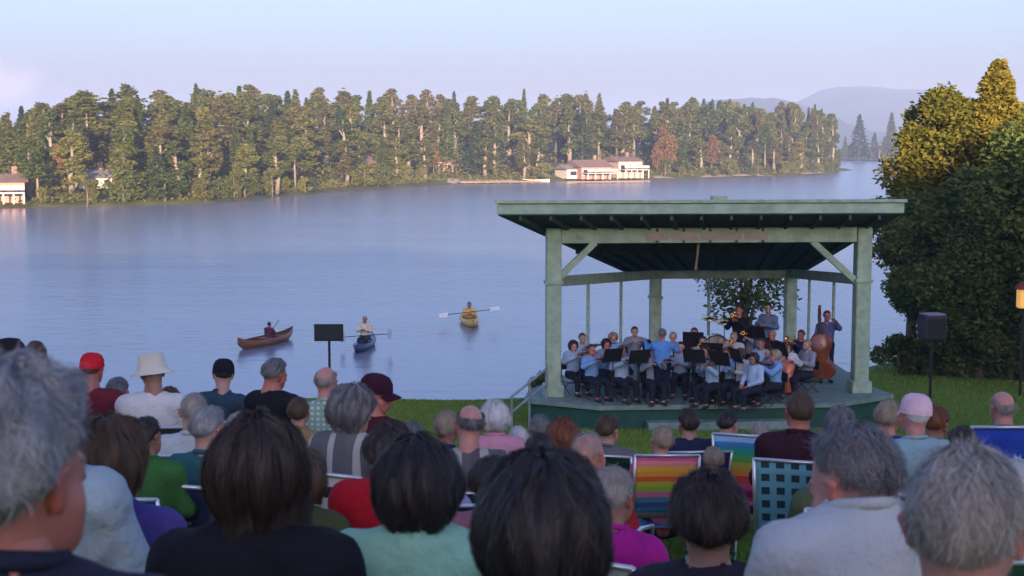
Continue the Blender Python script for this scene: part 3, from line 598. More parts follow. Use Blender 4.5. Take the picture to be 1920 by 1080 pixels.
# ================================================================ PEOPLE: signed-distance bodies
def surface_nets(f, lo, hi, v):
    lo = np.array(lo, float); n = np.maximum(3, np.ceil((np.array(hi) - lo) / v).astype(int) + 1)
    ax_ = [lo[i] + v * np.arange(n[i]) for i in range(3)]
    G = f(*np.meshgrid(*ax_, indexing='ij', sparse=True)); S = G < 0; nx, ny, nz = n
    acc = np.zeros((nx - 1, ny - 1, nz - 1, 3)); cnt = np.zeros((nx - 1, ny - 1, nz - 1))
    for axn in range(3):
        o1 = [(0, 0), (0, 1), (1, 0), (1, 1)]
        for p_, q_ in o1:
            off = [0, 0, 0]; oth = [k for k in range(3) if k != axn]; off[oth[0]] = p_; off[oth[1]] = q_
            sl0 = tuple(slice(off[k], off[k] + n[k] - 1) for k in range(3)); off2 = list(off); off2[axn] += 1
            sl1 = tuple(slice(off2[k], off2[k] + n[k] - 1) for k in range(3))
            a, b_ = G[sl0], G[sl1]; ch = (a < 0) != (b_ < 0); t = np.where(ch, a / np.where(ch, a - b_, 1), 0)
            for k in range(3): acc[..., k] += np.where(ch, off[k] + (t if k == axn else 0), 0)
            cnt += ch
    m_ = cnt > 0; idx = -np.ones(m_.shape, int); idx[m_] = np.arange(m_.sum())
    I = np.argwhere(m_); V = lo + v * (I + acc[m_] / cnt[m_][:, None]); Q = []
    for axn in range(3):
        o_ = [k for k in range(3) if k != axn]
        s0 = [slice(None)] * 3; s1 = [slice(None)] * 3; s0[axn] = slice(0, -1); s1[axn] = slice(1, None)
        a, b_ = S[tuple(s0)], S[tuple(s1)]; E = np.argwhere(a != b_)
        E = E[(E[:, o_[0]] > 0) & (E[:, o_[1]] > 0) & (E[:, o_[0]] < n[o_[0]] - 1) & (E[:, o_[1]] < n[o_[1]] - 1)]
        if not len(E): continue
        def g(d0, d1): X = E.copy(); X[:, o_[0]] += d0; X[:, o_[1]] += d1; return idx[X[:, 0], X[:, 1], X[:, 2]]
        q = np.stack([g(-1, -1), g(0, -1), g(0, 0), g(-1, 0)], -1)
        flip = a[E[:, 0], E[:, 1], E[:, 2]]
        if axn == 1: flip = ~flip
        q[~flip] = q[~flip][:, ::-1]; Q.append(q)
    Q = np.concatenate(Q); return V, Q[(Q >= 0).all(1)]
def d_cap(X, Y, Z, a, b_, ra, rb):
    a = np.array(a, float); b_ = np.array(b_, float); d = b_ - a; L2 = max((d * d).sum(), 1e-9)
    t = np.clip(((X - a[0]) * d[0] + (Y - a[1]) * d[1] + (Z - a[2]) * d[2]) / L2, 0, 1)
    return np.sqrt((X - a[0] - t * d[0]) ** 2 + (Y - a[1] - t * d[1]) ** 2 + (Z - a[2] - t * d[2]) ** 2) - (ra + (rb - ra) * t)
def d_ell(X, Y, Z, c, r, R=None):
    x, y, z = X - c[0], Y - c[1], Z - c[2]
    if R is not None: x, y, z = [R[0][i] * x + R[1][i] * y + R[2][i] * z for i in range(3)]
    k0 = np.sqrt((x / r[0]) ** 2 + (y / r[1]) ** 2 + (z / r[2]) ** 2); k1 = np.sqrt((x / r[0] ** 2) ** 2 + (y / r[1] ** 2) ** 2 + (z / r[2] ** 2) ** 2)
    return k0 * (k0 - 1) / np.maximum(k1, 1e-6)
def smin(a, b_, k): h = np.clip(.5 + .5 * (b_ - a) / k, 0, 1); return b_ + (a - b_) * h - k * h * (1 - h)
def field(prims, infl=0.0, k=.03, noise=0.0, ph=0.0, cut=None):
    def f(X, Y, Z):
        g = None
        for p in prims:
            d = d_cap(X, Y, Z, *p[1:]) if p[0] == 'c' else d_ell(X, Y, Z, *p[1:])
            g = d if g is None else smin(g, d, k)
        g = g - infl
        if noise:
            wv = np.sin(X * 23 + 3 * np.sin(Z * 11 + ph) + ph) * np.sin(Z * 17 + 2.5 * np.sin(X * 13 + Y * 9 + ph)) + .6 * np.sin(Y * 31 + Z * 22 + 2 * np.sin(X * 19 + ph))
            g = g + noise * (np.abs(wv) - .5)
        if cut is not None: g = np.maximum(g, cut(X, Y, Z))
        return g + 0 * (X + Y + Z)
    return f
def bounds(prims, pad):
    lo = np.full(3, 9.); hi = np.full(3, -9.)
    for p in prims:
        if p[0] == 'c':
            for q, r in ((p[1], p[3]), (p[2], p[4])): q = np.array(q); lo = np.minimum(lo, q - r); hi = np.maximum(hi, q + r)
        else: R_ = max(p[2]); q = np.array(p[1]); lo = np.minimum(lo, q - R_); hi = np.maximum(hi, q + R_)
    return lo - pad, hi + pad
def sdf_mesh(prims, v, **k):
    lo, hi = bounds(prims, .05 + k.get('infl', 0)); return surface_nets(field(prims, **k), lo, hi, v)
# ---- head (origin between the ears, face towards +Y, crown at .125)
HP = [('e', (0, -.012, .032), (.076, .098, .093)), ('e', (0, .034, -.035), (.058, .060, .078)), ('c', (0, .058, -.088), (0, .052, -.082), .026, .026),
      ('c', (0, -.02, -.04), (0, -.035, -.17), .058, .056), ('c', (-.045, .045, -.03), (-.03, .06, -.07), .022, .018), ('c', (.045, .045, -.03), (.03, .06, -.07), .022, .018), ('c', (-.03, .082, .018), (.03, .082, .018), .010, .010)]
HD = [('c', (0, .092, .012), (0, .112, -.024), .007, .012), ('e', (-.013, .100, -.027), (.008, .010, .007)), ('e', (.013, .100, -.027), (.008, .010, .007)),
      ('c', (-.018, .090, -.056), (.018, .090, -.056), .007, .007), ('c', (-.014, .089, -.066), (.014, .089, -.066), .007, .007)]
def ear(s): return [('c', (s * .078, -.004, -.022), (s * .088, -.022, .022), .007, .010), ('c', (s * .088, -.022, .022), (s * .084, .004, .030), .009, .006), ('e', (s * .078, -.006, .0), (.010, .016, .028))]
def head_f(X, Y, Z):
    g = field(HP, k=.028)(X, Y, Z)
    for s in (-1, 1): g = -smin(-g, d_ell(X, Y, Z, (s * .031, .098, .004), (.017, .014, .010)), .012)
    g = smin(g, field(HD, k=.008)(X, Y, Z), .010)
    for s in (-1, 1):
        g = smin(g, field(ear(s), k=.006)(X, Y, Z), .006); g = smin(g, d_ell(X, Y, Z, (s * .031, .082, .003), (.012, .012, .011)), .003)
    return g
HV, HQ = surface_nets(head_f, (-.11, -.13, -.20), (.11, .14, .14), .0062)
HF = np.zeros((len(HV), 4)); HF[:, 3] = 1
HF[:, 0] = ((np.abs(HV[:, 0]) < .026) & (np.abs(HV[:, 2] + .061) < .011) & (HV[:, 1] > .085)) * 1.0
for s in (-1, 1):
    e_ = ((HV[:, 0] - s * .031) / .013) ** 2 + ((HV[:, 2] - .003) / .007) ** 2; HF[:, 1] = np.maximum(HF[:, 1], ((e_ < 1) & (HV[:, 1] > .07)) * .9)
    e_ = ((HV[:, 0] - s * .031) / .021) ** 2 + ((HV[:, 2] - .024) / .0055) ** 2; HF[:, 1] = np.maximum(HF[:, 1], ((e_ < 1) & (HV[:, 1] > .06)) * .7)
HF[:, 2] = (np.abs(HV[:, 0]) > .078) * .7 + ((HV[:, 1] > .10) * .3)
# ---- hand (wrist at origin, fingers to +Y, palm facing -Z, thumb on +X side)
def finger(x, L, y0=.088, cu=.9, r=.0085):
    pts = [(x * .6, .03, 0), (x, y0, .002)]; a = .15
    for f_ in (.45, .30, .25): a += cu * .45; p = pts[-1]; pts.append((p[0] + x * .08, p[1] + L * f_ * cos(a), p[2] - L * f_ * sin(a)))
    return [('c', pts[i], pts[i + 1], r * (1.05 - .12 * i), r * (.95 - .12 * i)) for i in range(1, 4)]
PALM = [('c', (-.026, .035, 0), (-.026, .082, 0), .015, .013), ('c', (.022, .03, 0), (.026, .082, 0), .016, .013), ('c', (0, .0, 0), (0, .075, 0), .021, .014), ('c', (0, -.04, 0), (0, .02, 0), .026, .022)]
def hand_f(X, Y, Z):
    g = field(PALM, k=.02)(X, Y, Z)
    for x, L in ((-.030, .062), (-.011, .076), (.010, .082), (.029, .074)): g = smin(g, field(finger(x, L), k=.004)(X, Y, Z), .004)
    th = [('c', (.024, .022, -.004), (.048, .052, -.016), .014, .011), ('c', (.048, .052, -.016), (.050, .082, -.030), .010, .0085)]
    return smin(g, field(th, k=.005)(X, Y, Z), .008)
NV, NQ = surface_nets(hand_f, (-.06, -.06, -.09), (.08, .19, .04), .0058)

SKINM = {}
def skin(key):
    if key in SKINM: return SKINM[key]
    c = dict(fair=(.50, .30, .235), pink=(.55, .27, .215), tan=(.36, .20, .14), ruddy=(.48, .19, .14))[key]
    m, n, l, b = new_mat(key + '_skin'); at_ = n.new('ShaderNodeAttribute'); at_.attribute_name = 'feat'; sp = n.new('ShaderNodeSeparateColor'); l.new(at_.outputs['Color'], sp.inputs[0])
    tc = n.new('ShaderNodeTexCoord'); nz = n.new('ShaderNodeTexNoise'); nz.inputs['Scale'].default_value = 18; nz.inputs['Detail'].default_value = 4; l.new(tc.outputs['Object'], nz.inputs[0])
    prev = None
    c2 = (c[0] * .82, c[1] * .70, c[2] * .68)
    m0 = n.new('ShaderNodeMix'); m0.data_type = 'RGBA'; m0.inputs[6].default_value = (*c, 1); m0.inputs[7].default_value = (*c2, 1); l.new(nz.outputs[0], m0.inputs[0]); prev = m0
    for ch, cc in ((2, (c[0] * .95, c[1] * .55, c[2] * .5)), (0, (.30, .09, .08)), (1, (.04, .025, .02))):
        mx = n.new('ShaderNodeMix'); mx.data_type = 'RGBA'; l.new(prev.outputs[2], mx.inputs[6]); mx.inputs[7].default_value = (*cc, 1); l.new(sp.outputs[ch], mx.inputs[0]); prev = mx
    l.new(prev.outputs[2], b.inputs['Base Color']); b.inputs['Roughness'].default_value = .55; b.inputs['Subsurface Weight'].default_value = .12; b.inputs['Subsurface Radius'].default_value = (.02, .008, .005); b.inputs['Subsurface Scale'].default_value = .5
    bp = n.new('ShaderNodeBump'); bp.inputs['Strength'].default_value = .25; bp.inputs['Distance'].default_value = .004; l.new(nz.outputs[0], bp.inputs['Height']); l.new(bp.outputs[0], b.inputs['Normal'])
    SKINM[key] = m; return m
HAIRM = {}
HC = dict(black=((.012, .010, .011), (.045, .035, .034)), dark=((.018, .012, .010), (.060, .040, .030)), brown=((.045, .025, .014), (.13, .075, .042)), red=((.12, .035, .015), (.24, .085, .035)),
          grey=((.13, .135, .145), (.42, .42, .43)), silver=((.22, .23, .24), (.52, .52, .53)), white=((.42, .43, .42), (.75, .76, .74)), blonde=((.22, .16, .10), (.42, .34, .25)), salt=((.045, .045, .05), (.26, .25, .25)), sandy=((.20, .17, .14), (.46, .41, .36)))
def hairmat(key):
    if key in HAIRM: return HAIRM[key]
    c1, c2 = HC[key]; m, n, l, b = new_mat(key + '_hair'); g = n.new('ShaderNodeNewGeometry'); tc = n.new('ShaderNodeTexCoord'); nz = n.new('ShaderNodeTexNoise'); nz.inputs['Scale'].default_value = 16; nz.inputs['Detail'].default_value = 5
    l.new(tc.outputs['Object'], nz.inputs[0]); a = n.new('ShaderNodeMath'); a.operation = 'MULTIPLY_ADD'; a.inputs[1].default_value = .7; l.new(g.outputs['Random Per Island'], a.inputs[0])
    h_ = n.new('ShaderNodeMath'); h_.operation = 'MULTIPLY_ADD'; h_.inputs[1].default_value = 1.2; h_.inputs[2].default_value = -.45; l.new(nz.outputs[0], h_.inputs[0]); l.new(h_.outputs[0], a.inputs[2]); a.use_clamp = True
    mx = n.new('ShaderNodeMix'); mx.data_type = 'RGBA'; mx.inputs[6].default_value = (*c1, 1); mx.inputs[7].default_value = (*c2, 1); l.new(a.outputs[0], mx.inputs[0]); l.new(mx.outputs[2], b.inputs['Base Color'])
    b.inputs['Roughness'].default_value = .5; b.inputs['Specular IOR Level'].default_value = .35; HAIRM[key] = m; return m

# ---- hair: a cap swept from the crown down every azimuth, with fine strands laid on it
def angd(a, b_): return (a - b_ + pi) % (2 * pi) - pi
def hair_style(st):
    """returns (radii, lift, fend(az)->end elevation angle from crown in degrees, drop length fn, wave)"""
    # az: 0 = face (+Y), pi = back
    def short(az): f = abs(angd(az, 0)); return np.interp(f, [0, .6, 1.05, 1.30, 1.62, 1.85, 2.3, pi], [48, 52, 62, 84, 84, 108, 124, 128])
    def receding(az): f = abs(angd(az, 0)); return np.interp(f, [0, .6, 1.05, 1.35, 1.62, 1.85, 2.3, pi], [30, 26, 50, 82, 84, 108, 124, 128])
    def bob(az): f = abs(angd(az, 0)); return np.interp(f, [0, .6, .9, 1.2, 1.6, 2.2, pi], [55, 62, 85, 118, 132, 138, 140])
    if st == 'short': return (.079, .101, .096), .013, short, 0, .003
    if st == 'crop': return (.078, .100, .095), .006, short, 0, .001
    if st == 'bald': return (.078, .100, .095), .006, short, 0, .001
    if st == 'recede': return (.079, .101, .096), .010, receding, 0, .003
    if st == 'full': return (.083, .104, .100), .024, short, 0, .007
    if st == 'bob': return (.086, .104, .100), .030, bob, .03, .008
    if st == 'curly': return (.084, .104, .099), .026, bob, .0, .007
    if st == 'puff': return (.083, .104, .099), .026, bob, .01, .006
    if st == 'thin': return (.079, .101, .096), .007, short, 0, .002
    if st == 'long': return (.084, .104, .099), .024, bob, .30, .010
    if st == 'pony': return (.079, .101, .096), .010, short, 0, .003
def make_hair(st, key, parent, dens, seed, crown=(0, -.25)):
    r = np.random.RandomState(seed); rad, lift, fend, drop, wave = hair_style(st); cy = -.012; cz = .032
    p1, p2, p3 = r.uniform(0, 6, 3)
    def pos(az, s, extra=0.0):
        """s 0..1 from crown to tip"""
        e_ = fend(az); back = np.clip((np.abs(angd(az, 0)) - 1.0) / .6, 0, 1); dl = drop * back
        arc = np.radians(e_) * .10; tot = arc + dl; d = s * tot; th = np.minimum(d, arc) / .10; ov = np.maximum(d - arc, 0)
        wv = wave * (np.sin(az * 5 + p1 + s * 4) + .7 * np.sin(az * 9 + p2 - s * 7) + .5 * np.sin(az * 15 + p3 + s * 11))
        taper = np.clip((1 - s) / .15, .25, 1) if drop == 0 else np.clip((1 - s) / .05, .5, 1)
        R_ = (lift + wv) * taper * np.clip(s * 6 + .55, 0, 1) + extra
        x, y, z = np.sin(th) * np.sin(az), np.sin(th) * np.cos(az), np.cos(th)
        P = np.stack([x * (rad[0] + R_), cy + y * (rad[1] + R_), cz + z * (rad[2] + R_)], -1)
        if drop: k = np.minimum(ov / .1, 1); P[..., 2] -= ov * 1.0; P[..., 0] *= 1 + .35 * k * (ov / .3) + .18 * k; P[..., 1] -= ov * .10 * back - .0 
        return P
    na, ns_ = 56, 22; az = np.linspace(0, 2 * pi, na, endpoint=False); ss = np.linspace(0.0, 1, ns_); A, S_ = np.meshgrid(az, ss, indexing='ij')
    s0 = .30 if st == 'bald' else 0.0
    Sx = s0 + (1 - s0) * S_
    if st == 'bald': Sx = np.where((np.abs(angd(A, 0)) < 1.25), 1.0, np.clip(.66 + .34 * S_, 0, 1))
    P = pos(A, Sx, -.002).reshape(-1, 3); i, j = np.meshgrid(np.arange(na), np.arange(ns_ - 1), indexing='ij'); i2 = (i + 1) % na
    Q = np.stack([(i * ns_ + j), (i * ns_ + j + 1), (i2 * ns_ + j + 1), (i2 * ns_ + j)], -1).reshape(-1, 4); V = [P]; QQ = [Q] if st != 'thin' else []
    if st in ('bald',): Q = Q[(np.abs(angd(A[:, :-1].ravel(), 0)) > 1.25)]; QQ = [Q]
    if dens:
        n_ = dens if st != 'thin' else dens // 3; a0 = r.uniform(0, 2 * pi, n_); thin = r.rand(n_); s_0 = r.rand(n_) ** .7 * .85
        if st == 'bald': k = np.abs(angd(a0, 0)) > 1.3; a0, s_0 = a0[k], .62 + .3 * s_0[k]; n_ = len(a0)
        L = (.16 if not drop else .30) * r.uniform(.6, 1.3, n_)
        if st == 'curly': L *= .6
        dr = r.normal(0, .22 if st != 'curly' else .6, n_); jit = r.normal(0, .004, (n_, 3)); fly = (r.rand(n_) < .06) * r.uniform(.006, .022, n_); K = 5; lf = r.uniform(0, .004, n_) + (.006 if st == 'curly' else 0) * r.rand(n_); tip = np.abs(r.normal(0, .004 if st in ('curly', 'full', 'bob') else .002, n_)); W = r.uniform(.0007, .0018, n_) * (1.3 if dens < 3000 else 1)
        rows_ = []
        for q in range(K):
            u = q / (K - 1); s = np.clip(s_0 + L * u, 0, 1.03); a = a0 + dr * u * (1 if st != 'curly' else np.sin(u * 5)); c = pos(a, s, lf + (tip + fly) * u * u); d2 = pos(a + .01, s, lf + (tip + fly) * u * u) - c; c = c + jit
            d2 /= np.maximum(np.linalg.norm(d2, axis=1), 1e-6)[:, None]; w_ = (W * (1 - .75 * u))[:, None]; rows_.append(c - d2 * w_); rows_.append(c + d2 * w_)
        B = np.stack(rows_, 1); base = len(V[0]); ids = base + np.arange(n_)[:, None] * (2 * K)
        for q in range(K - 1): QQ.append(np.stack([ids[:, 0] + 2 * q, ids[:, 0] + 2 * q + 1, ids[:, 0] + 2 * q + 3, ids[:, 0] + 2 * q + 2], -1))
        V.append(B.reshape(-1, 3))
    return link('hair', mesh_np('hair', np.concatenate(V), np.concatenate(QQ), [hairmat(key)], True), parent)

def person(px, py, Y, yaw=0.0, pose='sit', hair=('short', 'brown'), skinc='fair', top=('shirt', (.3, .3, .3)), legs=(.03, .035, .05), label='', group=None, scale=1.0, v=.02, hyaw=0.0, hpitch=0.0, htilt=0.0,
           arms='lap', longs=True, lean=0.0, hat=None, collar=None, glasses=False, strands=0, mtop=None, base=None, female=False, heavy=0.0, name='person', drop=0.0, headk=1.0):
    """px, py = crown of the head in the photograph; Y = metres ahead. base = level of the feet, else found from the ground"""
    crown = at(px, py, Y); sit = pose == 'sit'; sc = scale
    if base is None: base = float(gz(crown.x, Y))
    need = (crown.z - base) / sc
    if sit: sh = need - .875 - .0; 
    if sit: sh_ = min(max(sh, .18), .62); base_off = (sh - sh_) * sc
    else: sh_ = 0; base_off = 0; sc = sc * min(1.12, max(.86, need / 1.73)) ; base_off = crown.z - base - 1.73 * sc
    if abs(base_off) > .06: print('PERSON off %.2f need %.2f' % (base_off, need), label)
    hip = (sh_ + .075 if sit else .90) + drop
    wm = .93 if female else 1.0; hv = 1 + heavy
    T = lambda p, z=0: p
    ln = lean
    ch = np.array((0, .0 + ln * .28, hip + .34)); nk = np.array((0, -.02 + ln * .46, hip + .50)); hd = np.array((0, .015 + ln * .58, hip + .685 + .005))
    hs_ = hair_style(hair[0]) if hair else None; top_ = .127 if (hat or not hair or hair[0] == 'bald') else hs_[0][2] + hs_[1] + .032 + hs_[4]
    hd[2] = (sh_ + .875 if sit else 1.73) - top_ * headk - 0*drop
    if drop: hd[2] += drop * 0; ch_drop = drop
    shl = [np.array((s * .175 * wm * hv ** .5, -.02 + ln * .42, hip + .440)) for s in (-1, 1)]
    kn = [np.array((s * .13, .46, sh_ + .04)) for s in (-1, 1)] if sit else [np.array((s * .10, .03, .49)) for s in (-1, 1)]
    an = [np.array((s * .13, .50 - .06, .09)) for s in (-1, 1)] if sit else [np.array((s * .11, -.01, .09)) for s in (-1, 1)]
    if sit and sh_ < .3: an = [np.array((s * .15, .46 + sqrt(max(0, .42 ** 2 - (sh_ + .04 - .09) ** 2)) * .7, .09)) for s in (-1, 1)]
    hp = [np.array((s * .09, .0, hip)) for s in (-1, 1)]
    A = dict(lap=(((-.25, .05, .21), (-.11, .27, .10)), ((.25, .05, .21), (.11, .27, .10))), side=(((-.25, -.03, .16), (-.24, .05, -.08)), ((.25, -.03, .16), (.24, .05, -.08))),
             front=(((-.26, .08, .24), (-.08, .30, .30)), ((.26, .08, .24), (.08, .30, .32))), violin=(((-.24, .20, .30), (-.13, .40, .46)), ((.30, .12, .32), (.14, .34, .44))),
             horn=(((-.25, .16, .28), (-.05, .28, .46)), ((.25, .16, .28), (.05, .34, .46))), conduct=(((-.33, .10, .36), (-.38, .36, .50)), ((.33, .10, .32), (.36, .38, .42))),
             cello=(((-.28, .16, .30), (-.13, .30, .38)), ((.27, .16, .22), (.20, .38, .10))), bass=(((-.28, .14, .42), (-.16, .26, .60)), ((.26, .12, .22), (.16, .32, .05))),
             chin=(((-.2, .18, .16), (-.06, .20, .42)), ((.25, .05, .21), (.11, .27, .10))))[arms]
    el = [np.array(a[0]) * (1, 1, 1) + (0, ln * .2, hip) for a in A]; wr = [np.array(a[1]) + (0, ln * .1, hip) for a in A]
    torso = [('e', (0, 0, hip + .02), (.165 * hv * (1.04 if female else 1), .125 * hv, .13)), ('e', (0, .01 + ln * .12, hip + .17), (.145 * hv * wm, .115 * hv, .17)), ('e', tuple(ch), (.165 * wm * hv, .115 * hv, .19)),
             ('c', tuple(shl[0]), tuple(shl[1]), .060, .060), ('c', tuple(nk + (-.02, -.01, -.01)), tuple(shl[0] + (.03, 0, .02)), .05, .045), ('c', tuple(nk + (.02, -.01, -.01)), tuple(shl[1] + (-.03, 0, .02)), .05, .045)]
    neck = [('c', tuple(nk), tuple(hd + (0, -.02, -.05)), .062, .054)]
    up = [('c', tuple(s_), tuple(e_), .054 * hv ** .5, .042) for s_, e_ in zip(shl, el)]; fo = [('c', tuple(e_), tuple(w_), .041, .028) for e_, w_ in zip(el, wr)]
    th = [('c', tuple(a), tuple(b_), .088 * hv ** .5, .058) for a, b_ in zip(hp, kn)]; sh2 = [('c', tuple(a), tuple(b_), .055, .038) for a, b_ in zip(kn, an)]
    ft = [('c', tuple(a + (0, -.03, -.045)), tuple(a + (s * .02, .14, -.055)), .040, .034) for a, s in zip(an, (-1, 1))]
    V, Q = sdf_mesh(torso + neck + up + fo + th + sh2 + ft, max(v, .018), k=.035)
    Rh = (Matrix.Rotation(hyaw, 3, 'Z') @ Matrix.Rotation(-hpitch, 3, 'X') @ Matrix.Rotation(htilt, 3, 'Y'))
    Rn = np.array(Rh); hs = headk
    VH = (HV * hs) @ Rn.T + hd; Vs = [V, VH]; Qs = [Q, HQ + len(V)]; feat = [np.tile((0, 0, 0, 1.), (len(V), 1)), HF]; off = len(V) + len(VH)
    for s_, e_, w_ in zip((1, -1), el, wr):
        d = Vector(w_ - e_).normalized(); pal = Vector((0, 0, -1)); xz = d.cross(-pal).normalized() if abs(d.z) < .95 else Vector((1, 0, 0)); zz = xz.cross(d).normalized()
        M_ = np.array([list(xz), list(d), list(zz)]); H_ = NV * (s_ * 1.0, 1, 1); P = H_ @ M_ + w_ + np.array(d) * .008
        q = NQ if s_ > 0 else NQ[:, ::-1]; Vs.append(P); Qs.append(q + off); off += len(P); feat.append(np.tile((0, 0, 0, 1.), (len(P), 1)))
    me = mesh_np(name, np.concatenate(Vs), np.concatenate(Qs), [skin(skinc)], True)
    ca = me.color_attributes.new('feat', 'FLOAT_COLOR', 'POINT'); ca.data.foreach_set('color', np.concatenate(feat).astype(np.float32).ravel())
    o = link(name, me); tag(o, label, 'person', group)
    Rz = Matrix.Rotation(yaw, 3, 'Z'); hw_ = Rz @ Vector((hd[0], hd[1], 0)) * sc
    o.location = (crown.x - hw_.x, crown.y - hw_.y, base + base_off); o.rotation_euler = (0, 0, yaw); o.scale = (sc, sc, sc)
    ph = random.uniform(0, 6)
    m_ = mtop or cloth(top[0], top[1])
    g_ = torso + up + (fo if longs else []); nkc = tuple(nk + (0, .03, .10))
    cutf = lambda X, Y, Z: -d_cap(X, Y, Z, tuple(nk + (0, .02, .02)), tuple(hd), .066, .07)
    cuts = (lambda X, Y, Z: np.maximum(cutf(X, Y, Z), np.maximum(hip - .09 - Z - 0 * X, -9)))
    if not longs:
        cuts = (lambda X, Y, Z: np.maximum(np.maximum(cutf(X, Y, Z), hip - .09 - Z), 0 * X - 9))
    VS, QS = sdf_mesh(g_, v, infl=.017, k=.05, noise=.006 if v > .015 else .009, ph=ph, cut=cuts)
    link(top[0].split('|')[0] if '|' in top[0] else 'shirt', mesh_np('shirt', VS, QS, [m_], True), o)
    if collar:
        c_ = tuple(nk + (0, .015, .035)); t_ = MB(); ring = []
        for k in range(17): a = pi * 2 * k / 16; ring.append((c_[0] + .068 * sin(a), c_[1] + .070 * cos(a), c_[2] + .012 - .018 * cos(a)))
        t_.tube(ring, .014, 6); t_.build('collar', cloth(*collar) if isinstance(collar, tuple) else m_, o, True)
    VT, QT = sdf_mesh([torso[0]] + th + sh2, max(v, .02), infl=.015, k=.05, noise=.004, ph=ph, cut=lambda X, Y, Z: .10 - Z + 0 * X)
    link('trousers', mesh_np('trousers', VT, QT, [cloth('trousers_%02d_%02d_%02d' % tuple(int(c * 99) for c in legs), legs)], True), o)
    for a, s_ in zip(an, (-1, 1)):
        VF, QF = sdf_mesh([('c', tuple(a + (0, -.035, -.050)), tuple(a + (s_ * .02, .15, -.060)), .042, .036)], .016, infl=.004, cut=lambda X, Y, Z: -Z + .002 + 0 * X)
        link('shoe', mesh_np('shoe', VF, QF, [mat('dark_shoe', (.03, .026, .024), rough=.5)], True), o)
    He = bpy.data.objects.new('hair_pivot', None)
    # everything on the head is placed through one transform
    def onhead(ob): ob.matrix_local = Matrix.Translation(Vector(hd)) @ (Rh.to_4x4()) @ Matrix.Scale(hs, 4); return ob
    bpy.data.objects.remove(He)
    if hair: onhead(make_hair('crop' if hat else hair[0], hair[1], o, 0 if hat else strands, random.randrange(9999)))
    if hair and hair[0] == 'pony':
        t_ = MB(); t_.tube([(0, -.11, .05), (0, -.155, .03), (0, -.16, -.04), (0, -.14, -.12)], [.02, .03, .026, .008], 10); onhead(t_.build('ponytail', hairmat(hair[1]), o, True))
    if hat: onhead(make_hat(hat, o))
    if glasses:
        t_ = MB()
        for s_ in (-1, 1):
            t_.tube([(s_ * .031 + .020 * cos(k * pi / 6), .103, .003 + .016 * sin(k * pi / 6)) for k in range(13)], .0018, 5); t_.tube([(s_ * .05, .102, .008), (s_ * .082, .06, .012), (s_ * .086, -.01, .008)], .0022, 5)
        t_.tube([(-.012, .106, .005), (.012, .106, .005)], .0018, 5); onhead(t_.build('glasses', M_black, o, True))
    return o
def make_hat(h, o):
    kind, nm, c = h; m_ = cloth(nm, c); t_ = MB(); cy = -.012; n_ = 24
    if kind == 'cap':
        prof = [(.0, .138), (.045, .134), (.077, .117), (.097, .082), (.103, .04), (.104, .022)]; vs = []
        for r_, z in prof: vs += [(r_ * .92 * sin(2 * pi * k / n_), cy + r_ * 1.13 * cos(2 * pi * k / n_), z + .016 - (.016 if cos(2 * pi * k / n_) < 0 else 0) * (1 if z < .03 else 0)) for k in range(n_)]
        t_.add(vs, [(i * n_ + k, i * n_ + (k + 1) % n_, (i + 1) * n_ + (k + 1) % n_, (i + 1) * n_ + k) for i in range(5) for k in range(n_)])
        vs = []
        for i in range(5):
            for k in range(9): a = (k - 4) / 4 * 1.05; u = i / 4; vs.append(((.090) * sin(a) * (1 - .12 * u), cy + .108 * cos(a) + .075 * u * cos(a * .75), .040 - .014 * u - .03 * (a / 1.05) ** 2 * (.4 + .6 * u)))
        top_ = [(i * 9 + k, i * 9 + k + 1, (i + 1) * 9 + k + 1, (i + 1) * 9 + k) for i in range(4) for k in range(8)]; t_.add(vs, top_); t_.add([(x, y, z - .004) for x, y, z in vs], [f[::-1] for f in top_]); t_.lathe([(.007, .138), (.009, .143), (.003, .148)], (0, cy, 0), 8)
    elif kind == 'bucket':
        t_.lathe([(.02, .160), (.080, .156), (.096, .140), (.107, .05), (.114, .04), (.160, .006), (.162, .002), (.112, .034), (.10, .03)], (0, cy, 0), 28)
    else:
        t_.lathe([(.02, .142), (.065, .134), (.094, .097), (.106, .04), (.108, .012), (.116, .004), (.110, .035)], (0, cy, 0), 24)
    return t_.build('cap' if kind == 'cap' else 'hat', m_, o, True)

# ---------------------------------------------------------------- chairs
M_tube = mat('pale_tube_metal', (.55, .56, .57), rough=.35, metal=.7, var=.05); M_dtube = mat('dark_tube_metal', (.05, .05, .055), rough=.4, metal=.5, var=.05)
def fabric_panel(name, m, o, pts, thick=.012, nx=9, nz=7, sag=.05):
    """four corners a,b (bottom), c,d (top) and a sag to the rear"""
    a, b_, c, d = [np.array(p, float) for p in pts]; nn = np.cross(b_ - a, d - a); nn /= np.linalg.norm(nn); V = []
    for side in (0, 1):
        for i in range(nx):
            for j in range(nz):
                u, w_ = i / (nx - 1), j / (nz - 1); p = (a * (1 - u) + b_ * u) * (1 - w_) + (d * (1 - u) + c * u) * w_; V.append(p + nn * (sag * 4 * u * (1 - u) * (.4 + .6 * sin(pi * w_)) + side * thick))
    N = nx * nz; q = [(i * nz + j, (i + 1) * nz + j, (i + 1) * nz + j + 1, i * nz + j + 1) for i in range(nx - 1) for j in range(nz - 1)]; Q = [x[::-1] for x in q] + [tuple(k + N for k in x) for x in q]
    for i in range(nx - 1):
        for j in (0, nz - 1): x = (i * nz + j, (i + 1) * nz + j, (i + 1) * nz + j + N, i * nz + j + N); Q.append(x if j == 0 else x[::-1])
    for j in range(nz - 1):
        for i in (0, nx - 1): x = (i * nz + j, i * nz + j + 1, i * nz + j + 1 + N, i * nz + j + N); Q.append(x[::-1] if i == 0 else x)
    return link(name, mesh_np(name, V, np.array(Q), [m], True), o)
